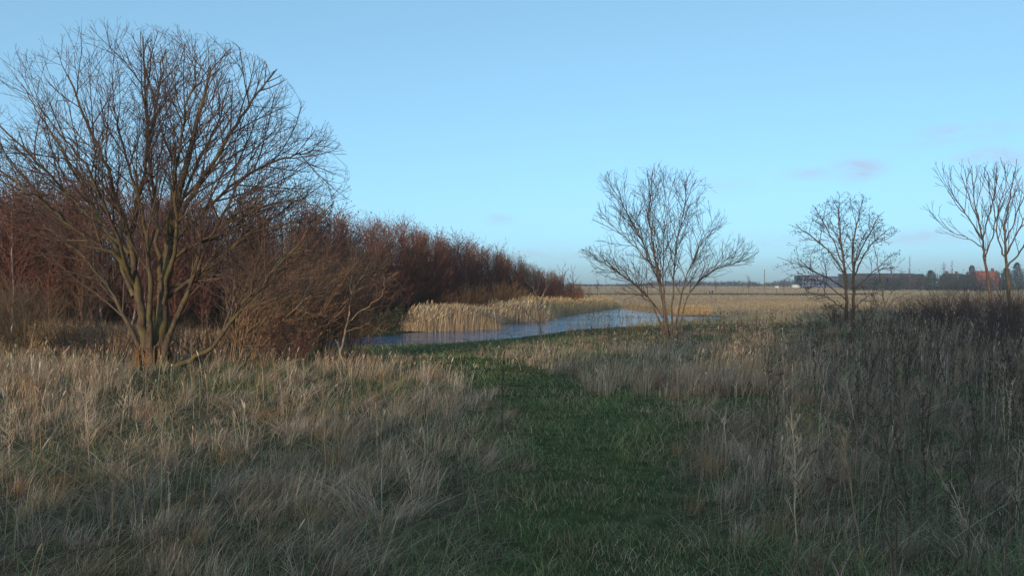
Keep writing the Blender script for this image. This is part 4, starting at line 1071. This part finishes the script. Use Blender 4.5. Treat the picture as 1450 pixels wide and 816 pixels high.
# verge of the track: long low bank of rank grass
n = 16000; vx = RNG.uniform(18, 118, n); vy = 258 + .03 * vx + RNG.normal(0, .8, n)
b = Bag(); b.add(blades(np.stack([vx, vy, height(vx, vy)], 1), RNG.uniform(.25, .75, n), RNG.normal(0, .2, (n, 2)), RNG.uniform(.15, .3, n), pick([(.055, .06, .03), (.08, .07, .04), (.045, .05, .028)], n), face=RNG.normal(0, .4, n), prof=(1, 1, .7)))
tag(link('verge_grass', b.mesh('verge_grass', False), M_BLADE), 'dark rank grass along the track across the far field', 'grass', kind='stuff')
# track sheet
tx = np.linspace(10, 180, 60); V = []
for q in tx:
    for w in (0, 3.2): yy = 261.5 + .03 * q + w; V.append((q, yy, h1(q, yy) + .02))
i0 = np.arange(len(tx) - 1) * 2
tag(link('track', np_mesh('track', np.array(V), [np.stack([i0, i0 + 2, i0 + 3, i0 + 1], 1)]), plain_mat('track_gravel', (.16, .14, .11), (.25, .22, .18), 2)), 'gravel walking track across the far field', 'track', kind='structure')

# walkers
def person(px, Yd, label, coat, legs, hgt=1.72, stride=.16, rz=0.):
    bm = bmesh.new()
    J = {'pelvis': (0, 0, .92), 'waist': (0, 0, 1.06), 'chest': (0, .0, 1.30), 'neck': (0, 0, 1.47), 'head': (0, -.01, 1.58), 'crown': (0, 0, 1.69),
         'hip_l': (-.10, 0, .86), 'knee_l': (-.10, -stride * .7, .48), 'ank_l': (-.10, -stride, .08), 'toe_l': (-.10, -stride - .16, .04),
         'hip_r': (.10, 0, .86), 'knee_r': (.10, stride * .35, .48), 'ank_r': (.10, stride, .09), 'toe_r': (.10, stride - .15, .04),
         'sho_l': (-.19, 0, 1.40), 'elb_l': (-.25, .05, 1.13), 'han_l': (-.22, -.10, .92), 'sho_r': (.19, 0, 1.40), 'elb_r': (.25, .03, 1.13), 'han_r': (.22, -.12, .93)}
    Rr = {'pelvis': .15, 'waist': .14, 'chest': .16, 'neck': .06, 'head': .10, 'crown': .08, 'hip': .09, 'knee': .065, 'ank': .05, 'toe': .04, 'sho': .075, 'elb': .055, 'han': .045}
    Ed = [('pelvis', 'waist'), ('waist', 'chest'), ('chest', 'neck'), ('neck', 'head'), ('head', 'crown')]
    for s in 'lr': Ed += [('pelvis', 'hip_' + s), ('hip_' + s, 'knee_' + s), ('knee_' + s, 'ank_' + s), ('ank_' + s, 'toe_' + s), ('chest', 'sho_' + s), ('sho_' + s, 'elb_' + s), ('elb_' + s, 'han_' + s)]
    lay = bm.verts.layers.skin.verify()
    vs = {k: bm.verts.new(v) for k, v in J.items()}
    for k, v in vs.items(): r_ = Rr[k.split('_')[0]]; v[lay].radius = (r_, r_)
    vs['pelvis'][lay].use_root = True
    for a_, b_ in Ed: bm.edges.new((vs[a_], vs[b_]))
    me = bpy.data.meshes.new('person'); bm.to_mesh(me); bm.free()
    o = bpy.data.objects.new('person', me); COL.objects.link(o)
    o.modifiers.new('skin', 'SKIN'); sb_ = o.modifiers.new('sub', 'SUBSURF'); sb_.levels = sb_.render_levels = 1
    dg = bpy.context.evaluated_depsgraph_get(); m2 = bpy.data.meshes.new_from_object(o.evaluated_get(dg))
    o.modifiers.clear(); o.data = m2; bpy.data.meshes.remove(me)
    skin = plain_mat('skin', (.42, .27, .2), (.48, .31, .23)); hair = plain_mat('hair', (.03, .02, .015), (.05, .035, .025))
    m2.materials.clear()
    for mm in (coat, legs, skin, hair): m2.materials.append(mm)
    for pgn in m2.polygons:
        c_ = pgn.center
        pgn.material_index = 1 if c_.z < .84 else 0 if c_.z < 1.47 else (2 if c_.y < -.02 and c_.z < 1.66 else 3)
    x = wx(px, Yd); o.location = (x, Yd, h1(x, Yd) + .0); o.rotation_euler = (0, 0, rz); s = hgt / 1.75; o.scale = (s, s, s)
    return tag(o, label, 'person')
C_BLK = plain_mat('black_cloth', (.012, .012, .015), (.025, .025, .03)); C_NAVY = plain_mat('navy_cloth', (.02, .022, .035), (.03, .032, .05))
C_RED = plain_mat('dark_red_cloth', (.05, .02, .02), (.08, .03, .03))
person(1005, 250, 'person in dark clothes walking left of their companion on the far track', C_RED, C_BLK, 1.66, .16, .5)
person(1008.8, 250, 'taller person in black walking right of their companion on the far track', C_BLK, C_NAVY, 1.84, .18, .4)
person(911, 245, 'person in black alone on the far track left of the middle tree', C_BLK, C_BLK, 1.8, .15, -.6)

# ------------------------------------------------------------------ buildings
W_BLUE = plain_mat('slate_blue_render', (.03, .042, .085), (.042, .058, .11), .3, .6); W_GLASS = plain_mat('pale_window', (.12, .15, .2), (.19, .23, .29), .5, .15, .6)
W_GREY = plain_mat('dark_grey_roof', (.05, .055, .065), (.075, .08, .09), .5); W_BRICK = plain_mat('red_brick', (.085, .042, .034), (.12, .058, .045), 1.2)
W_TILE = plain_mat('red_roof_tile', (.17, .05, .034), (.23, .07, .045), .6); W_WHITE = plain_mat('white_paint', (.42, .42, .42), (.52, .52, .52), .4, .5)
W_DGREY = plain_mat('charcoal_roof', (.022, .024, .03), (.035, .037, .045), .5)
W_DARKW = plain_mat('dark_cladding', (.03, .03, .034), (.045, .042, .045), .4)
def bx_(px, Yd): return wx(px, Yd)
Yb = 540
x0, x1, x2 = bx_(1135, Yb), bx_(1166, Yb), bx_(1204, Yb); zb = h1(x0, Yb)
root = tag(empty('apartment_block', (0, 0, 0)), 'long blue-grey block of flats with rows of pale windows on the horizon', 'building')
boxm('wall', W_BLUE, root, (x0, x1, Yb, Yb + 14, zb - .5, zb + 8.2), (x1 + .01, x2, Yb + 4, Yb + 16, zb - .5, zb + 7.6))
boxm('roof', W_GREY, root, (x0 - .3, x1 + .3, Yb - .3, Yb + 14.3, zb + 8.2, zb + 8.6), (x1 + .4, x2 + .3, Yb + 3.7, Yb + 16.3, zb + 7.6, zb + 8.0))
for fl in range(3):
    n_ = 7
    for k in range(n_):
        xa = x0 + (x1 - x0) * (k + .22) / n_; xb = x0 + (x1 - x0) * (k + .78) / n_
        boxm('window', W_GLASS, root, (xa, xb, Yb - .06, Yb + .1, zb + .9 + fl * 2.5, zb + 2.2 + fl * 2.5))
    for k in range(8):
        xa = x1 + .6 + (x2 - x1) * (k + .25) / 8; xb = x1 + .6 + (x2 - x1) * (k + .6) / 8
        if xb < x2 - .3: boxm('window', W_GLASS, root, (xa, xb, Yb + 3.94, Yb + 4.1, zb + .8 + fl * 2.3, zb + 1.9 + fl * 2.3))
Yh = 500; x0, x1 = bx_(1206, Yh), bx_(1292, Yh); zb = h1((x0 + x1) / 2, Yh)
root = tag(empty('warehouse_hall', (0, 0, 0)), 'long low dark hall with flat charcoal roof behind the alder', 'building')
boxm('wall', W_DARKW, root, (x0, x1, Yh, Yh + 20, zb - 1, zb + 8.6)); boxm('roof', W_DGREY, root, (x0 - .5, x1 + .5, Yh - .5, Yh + 20.5, zb + 8.6, zb + 9.4))
def house(px0, px1, Yd, wallh, roofh, wallm, roofm, label, chim=(), deep=9., gable=False, wins=3):
    x0, x1 = bx_(px0, Yd), bx_(px1, Yd); zb = h1((x0 + x1) / 2, Yd)
    root = tag(empty('house', ((x0 + x1) / 2, Yd, zb)), label, 'house'); w = (x1 - x0) / 2
    boxm('wall', wallm, root, (-w, w, 0, deep, -1, wallh))
    e = .35
    V = np.array([[-w - e, -e, wallh + .02], [w + e, -e, wallh + .02], [w + e, deep + e, wallh + .02], [-w - e, deep + e, wallh + .02], [-w - e, deep / 2, wallh + roofh], [w + e, deep / 2, wallh + roofh]])
    rf = link('roof', np_mesh('roof', V, [np.array([[0, 1, 5, 4], [2, 3, 4, 5], [0, 3, 2, 1]]), np.array([[1, 2, 5], [3, 0, 4]])], None, False), roofm, root)
    for c in chim: boxm('chimney', W_BRICK, rf, (c * w - .5, c * w + .5, deep / 2 - .5, deep / 2 + .5, wallh + roofh * .6, wallh + roofh + 1.3))
    for k in range(wins):
        xc = -w + 2 * w * (k + .5) / wins
        boxm('window', W_GLASS, root, (xc - .6, xc + .6, -.06, .1, 1.0, 2.3))
    return root
house(1284, 1312, 470, 6.2, 3.0, W_BRICK, W_DGREY, 'brick house with dark roof left of the bare poplar-shaped tree', (), wins=3)
house(1342, 1366, 450, 5.6, 3.6, W_BRICK, W_DGREY, 'dark roofed terrace house with two chimneys', (-.6, .55))
house(1364, 1384, 455, 5.4, 3.4, W_BRICK, W_DGREY, 'lower dark roofed house next to the red roof', (.2,))
house(1385, 1418, 400, 5.0, 5.2, W_BRICK, W_TILE, 'house with big red tiled roof behind the leaning grey trunk', (.7,))
# lamp post
x = wx(1356, 430); z = h1(x, 430); root = tag(empty('street_lamp', (x, 430, z)), 'thin grey street lamp before the dark roofed houses', 'street lamp')
b = Bag(); b.add(tubes([(np.array([[0, 0, -.2], [0, 0, 4], [0, 0, 7.4], [.25, 0, 7.8], [.9, 0, 7.9]]), np.array([.12, .1, .08, .07, .07]))], 7, np.array([[1, 1, 1.]])))
link('pole', b.mesh('pole'), plain_mat('galvanised', (.30, .31, .32), (.40, .41, .42)), root); boxm('lamp_head', W_GREY, root, (.8, 1.5, -.15, .15, 7.82, 7.98))
# white van and tower
Yv = 520; x = wx(1128, Yv); z = h1(x, Yv)
root = tag(empty('parked_van', (x, Yv, z)), 'white van parked left of the blue block of flats', 'van')
V = np.array([[-2.6, 0, .4], [2.6, 0, .4], [2.6, 0, 1.25], [1.9, 0, 1.4], [1.2, 0, 2.3], [-2.6, 0, 2.35]]); V2 = V.copy(); V2[:, 1] = 1.9
nn = len(V); side = np.array([[i, (i + 1) % nn, (i + 1) % nn + nn, i + nn] for i in range(nn)])
link('body', np_mesh('body', np.concatenate([V, V2]), [side, np.array([list(range(nn))[::-1], list(range(nn, 2 * nn))])], None, False), W_WHITE, root)
W_RUB = plain_mat('rubber', (.02, .02, .02), (.03, .03, .03)); W_SCR = plain_mat('dark_glass', (.03, .035, .04), (.05, .055, .06), 1, .1, .6)
for sx_ in (-1.7, 1.6):
    for sy_ in (.02, 1.66):
        bmw = bmesh.new(); bmesh.ops.create_cone(bmw, cap_ends=True, segments=14, radius1=.36, radius2=.36, depth=.22); me = bpy.data.meshes.new('wheel'); bmw.to_mesh(me); bmw.free()
        w_ = link('wheel', me, W_RUB, root, (sx_, sy_ + .1, .36)); w_.rotation_euler = (R(90), 0, 0)
boxm('window', W_SCR, root, (.45, 1.2, -.03, -.005, 1.45, 2.1))
Yv = 520; x = wx(1100, Yv)
# ------------------------------------------------------------------ far vegetation
def clumps(name, label, items, cols, cat, n_per, size, twiggy=True, kind='stuff', gname=None):
    """leafy or twiggy masses: items of (x, y, z, rx, ry, rz)"""
    g = np.random.default_rng(len(items) * 7 + n_per); C_, K_ = [], []
    b = Bag()
    for (x, y, z, rx, ry, rz) in items:
        u = g.normal(0, 1, (n_per, 3)); u /= np.linalg.norm(u, axis=1, keepdims=True); rr = g.uniform(.25, 1, (n_per, 1)) ** .45
        lump = 1 + .35 * (g.uniform(-1, 1, n_per)[:, None] * (g.uniform(0, 1, (n_per, 1)) < .25))
        c = u * rr * lump * np.array([rx, ry, rz]); c[:, 2] = np.abs(c[:, 2]) * 1.0
        c += np.array([x, y, z])
        t = cols[int(g.integers(0, len(cols)))]
        b.add(leaf_quads(c, size, pick([t, t, cols[0]], n_per, .2), g))
        for k in range(5):
            a = g.uniform(0, 6.28); q = np.array([x + math.cos(a) * rx * .4, y, z + rz * g.uniform(.75, 1.12)])
            b.add(tubes([(np.array([[x, y, z - .4], (np.array([x, y, z]) + q) / 2, q]), np.array([.09, .06, .03]))], 4, np.array([[.06, .045, .04]])))
    o = link(name, b.mesh(name, False), M_LEAF); return tag(o, label, cat, None, kind)
g = np.random.default_rng(44)
# the long bluish tree line on the horizon
items = []
for px in np.arange(805, 1150, 2.4):
    Yd = g.uniform(650, 760); x = wx(px, Yd); top = np.interp(px, [805, 850, 875, 900, 930, 960, 985, 1010, 1040, 1080, 1110, 1150], [402, 404, 403, 402, 398, 396, 397, 399, 398, 401, 397, 397]) + g.normal(0, .8)
    z = h1(x, Yd); hh = max(2.0, wz(top, Yd) - z); items.append((x, Yd, z, g.uniform(2, 4), 4, hh))
clumps('distant_treeline', 'low bluish line of bare trees along the horizon', items, [(.055, .045, .04), (.07, .055, .045), (.045, .045, .035)], 'trees', 110, .55)
# dark evergreen hedgerow on the right before the houses
items = []
for px in np.arange(1203, 1520, 3.0):
    Yd = g.uniform(385, 440); x = wx(px, Yd); top = np.interp(px, [1203, 1230, 1260, 1290, 1320, 1350, 1380, 1400, 1420, 1450, 1520], [394, 392, 390, 391, 386, 387, 385, 386, 382, 379, 377]) + g.normal(0, 1.3)
    z = h1(x, Yd); items.append((x, Yd, z, g.uniform(1.6, 3), 2.5, max(1.5, wz(top, Yd) - z)))
clumps('hedgerow', 'dark hedge of evergreens and scrub in front of the distant houses', items, [(.03, .035, .022), (.045, .035, .028), (.06, .04, .032), (.025, .035, .025)], 'hedge', 170, .38)
for px, top, rx, lab in [(1318, 383, 3.4, 'broad dark evergreen right of the brick house'), (1376, 376, 2.6, 'dark blunt evergreen beside the red tiled roof'), (1440, 372, 3.0, 'large dark evergreen at the right edge behind the sparse trees'), (1425, 379, 3.2, 'dark evergreen right of the red tiled roof')]:
    Yd = 395; x = wx(px, Yd); z = h1(x, Yd); root = tag(empty('evergreen_tree', (x, Yd, z)), lab, 'tree'); hh = wz(top, Yd) - z
    b = Bag(); b.add(tubes([(np.array([[0, 0, -.2], [0, 0, hh * .5], [0, 0, hh * .95]]), np.array([.22, .15, .05]))], 6, np.array([[.06, .05, .04]])))
    link('trunk', b.mesh('trunk'), M_TWIG, root)
    n = 900; t = g.uniform(0, 1, n) ** .8; a = g.uniform(0, 6.28, n); rr = rx * (1 - t) ** .4 * g.uniform(.4, 1.05, n) + .1
    c = np.stack([np.cos(a) * rr, np.sin(a) * rr, hh * (.08 + .92 * t)], 1)
    link('crown', Bag().add(leaf_quads(c, .36, pick([(.022, .032, .02), (.03, .04, .024), (.018, .026, .018)], n), g)).mesh('crown', False), M_LEAF, root)
for px, top, ang, ln, sd_, lab in [(1288, 365, 15, 2.2, 161, 'narrow pale bare poplar above the brick house'), (1337, 374, 42, 3.0, 162, 'spreading bare tree above the dark hedge left of the chimneys'), (1348, 372, 35, 2.4, 163, 'slimmer bare tree leaning towards the chimneys'), (1262, 378, 35, 2.0, 164, 'small faint bare tree above the long low hall')]:
    Yd = 430; root, L = tree_root('bare_tree', px, Yd, lab)
    T = Tree(sd_, [dict(dens=2.2, ang=ang, len=ln, tap=.5, r=.09, n=5, wob=.1, up=.12, tipr=.6, rmin=.05), dict(dens=2.2, ang=ang + 8, len=1.3, tap=.4, r=.06, n=4, wob=.12, up=.1, tipr=.7, rmin=.045)])
    T.limb([L(px, 404), L(px + .5, 392), L(px, 384), L(px, top)], .2, .05, start=.25)
    link('trunk', trunk_mesh(T.lines[0][0], 6, .1, sd_), M_BARK_D, root); link('crown', crown_mesh(T, 1, [(.085, .07, .065)] * 3), M_TWIG, root)

# ================================================================== WOOD BEHIND THE PHOTOGRAPHER (its long shadow lies on the near grass)
g = np.random.default_rng(77)
CX = [-120, -60, -34, -31, -28, -20, 90]; CH = [10.6, 11.0, 11.6, 16.5, 21, 21.5, 22]
bag = Bag()
for k in range(190):
    x = g.uniform(-80, 36); y = -75 - g.uniform(-4, 9); hh = float(np.interp(x, CX, CH)) * g.uniform(.80, 1.06); z = h1(x, y); rx = g.uniform(2.2, 3.6)
    thin = 1.0 if x > -31 else .5
    n = int(330 * thin); t = g.uniform(.04, 1, n); a = g.uniform(0, 6.28, n); rr = rx * np.sqrt(g.uniform(0, 1, n)) * np.sqrt(np.clip(1.05 - (2 * t - 1) ** 2, .05, 1))
    c = np.stack([x + np.cos(a) * rr, y + np.sin(a) * rr, z + hh * t], 1)
    bag.add(leaf_quads(c, .46, pick([(.08, .07, .05), (.09, .07, .05), (.07, .07, .045)], n), g))
    bag.add(tubes([(np.array([[x, y, z - .2], [x, y, z + hh * .5], [x, y, z + hh * .95]]), np.array([.22, .16, .04]))], 6, np.array([[.10, .08, .06]])))
tag(link('woodland', bag.mesh('woodland', False), M_LEAF), 'wood edge behind the photographer that shades the near grass', 'wood', kind='stuff')
# ================================================================== LIGHT, SKY, CAMERA
SUN_EL, SUN_AZ = 8.5, 20.0          # sun stands low behind the camera, 20 degrees to the left
sd_ = bpy.data.lights.new('sun', 'SUN'); sd_.energy = 2.7; sd_.angle = R(.55); sd_.color = (1.0, .74, .50)
so = bpy.data.objects.new('sun', sd_); COL.objects.link(so)
dirv = Vector((math.sin(R(SUN_AZ)) * math.cos(R(SUN_EL)), math.cos(R(SUN_AZ)) * math.cos(R(SUN_EL)), -math.sin(R(SUN_EL))))   # travel of the light
so.rotation_euler = dirv.to_track_quat('-Z', 'Y').to_euler(); so.location = (-10, -60, 30)
w = bpy.data.worlds.new('World'); S.world = w; w.use_nodes = True
nt = w.node_tree
for n in list(nt.nodes): nt.nodes.remove(n)
out = nt.nodes.new('ShaderNodeOutputWorld'); bg = nt.nodes.new('ShaderNodeBackground'); bg.inputs[1].default_value = .15
sky = nt.nodes.new('ShaderNodeTexSky'); sky.sky_type = 'NISHITA'; sky.sun_disc = False
sky.sun_elevation = R(SUN_EL); sky.sun_rotation = R(180 + SUN_AZ); sky.air_density = .4; sky.dust_density = 2; sky.ozone_density = 5.0; sky.altitude = 10
ga = nt.nodes.new('ShaderNodeGamma'); ga.inputs[1].default_value = .6          # the camera's soft shoulder: flatter sky
nt.links.new(sky.outputs[0], ga.inputs[0])
skyc = mixrgb(nt, 1.0, ga.outputs[0], (3.3, 3.22, 2.42), 'MULTIPLY')
# a few thin lilac clouds low in the sky, each at its own bearing and height
tc = nt.nodes.new('ShaderNodeTexCoord')
def vmath(op, a, b):
    n_ = nt.nodes.new('ShaderNodeVectorMath'); n_.operation = op
    for s_, v_ in ((n_.inputs[0], a), (n_.inputs[1], b)):
        if isinstance(v_, bpy.types.NodeSocket): nt.links.new(v_, s_)
        elif v_ is not None: s_.default_value = v_
    return n_
def fmath(op, a, b):
    n_ = nt.nodes.new('ShaderNodeMath'); n_.operation = op
    for s_, v_ in ((n_.inputs[0], a), (n_.inputs[1], b)):
        if isinstance(v_, bpy.types.NodeSocket): nt.links.new(v_, s_)
        else: s_.default_value = v_
    return n_.outputs[0]
cn = nt.nodes.new('ShaderNodeTexNoise'); cn.inputs['Scale'].default_value = 16; cn.inputs['Detail'].default_value = 6; cn.inputs['Roughness'].default_value = .6
nt.links.new(vmath('MULTIPLY', tc.outputs['Generated'], (1, 1, 3.2)).outputs[0], cn.inputs['Vector'])
cloud = None
for px, py, wx_, wz_, amt in [(1212, 240, 34, 17, .9), (1155, 245, 45, 9, .6), (1360, 187, 50, 13, .8), (1420, 222, 48, 15, .9), (1300, 200, 60, 9, .35), (706, 311, 22, 7, .9),
                              (780, 360, 50, 9, .6), (1300, 335, 110, 12, .45), (1080, 340, 70, 12, .4), (1000, 265, 60, 14, .3), (1560, 260, 120, 24, .9), (-260, 300, 130, 16, .8), (1250, 380, 160, 12, .3)]:
    d_ = Vector(((px - HX) / F, 1, (HY - py) / F)); k_ = d_.length; d_.normalize()
    df = vmath('SUBTRACT', tc.outputs['Generated'], tuple(d_))
    sc = vmath('MULTIPLY', df.outputs[0], (F * k_ / wx_, F * k_ / wx_ * .3, F * k_ / wz_))
    ln = vmath('LENGTH', sc.outputs[0], None).outputs['Value']
    mr = nt.nodes.new('ShaderNodeMapRange'); mr.interpolation_type = 'SMOOTHSTEP'
    nt.links.new(ln, mr.inputs[0]); mr.inputs[1].default_value = 1.6; mr.inputs[2].default_value = 0; mr.inputs[3].default_value = 0; mr.inputs[4].default_value = amt
    cloud = mr.outputs[0] if cloud is None else fmath('MAXIMUM', cloud, mr.outputs[0])
cr = ramp(nt, cn.outputs[0], [(.36, (0, 0, 0)), (.58, (1, 1, 1))])
cloud = fmath('MULTIPLY', fmath('MULTIPLY', cloud, cr), 1.0)
skyc = mixrgb(nt, cloud, skyc, (2.35, 2.85, 3.7))
nt.links.new(skyc, bg.inputs[0]); nt.links.new(bg.outputs[0], out.inputs[0])
cd = bpy.data.cameras.new('camera'); cam = bpy.data.objects.new('camera', cd); COL.objects.link(cam)
cd.sensor_width = 36; cd.lens = F / 1450 * 36; cd.clip_start = .05; cd.clip_end = 9000
cam.location = (0, 0, EYE); cam.rotation_euler = (R(90) - math.atan((HY - 408) / F) * -1, 0, 0)
S.camera = cam
S.render.engine = 'CYCLES'; S.cycles.use_denoising = True
S.view_settings.view_transform = 'Standard'; S.view_settings.look = 'None'; S.view_settings.exposure = .5; S.view_settings.gamma = 1
# ------------------------------------------------------------------ winter air
bm = bmesh.new(); bmesh.ops.create_cube(bm, size=1); me = bpy.data.meshes.new('haze'); bm.to_mesh(me); bm.free()
m, nt, out = new_mat('thin_haze'); v = N(nt, 'ShaderNodeVolumePrincipled'); v.inputs['Color'].default_value = (.84, .92, 1, 1); v.inputs['Density'].default_value = .0004; v.inputs['Anisotropy'].default_value = .2
nt.links.new(v.outputs[0], out.inputs['Volume'])
o = link('haze', me, m); o.scale = (2660, 2080, 34); o.location = (0, 150, 13)
tag(o, 'thin pale winter haze over the whole heath', 'haze', kind='stuff')
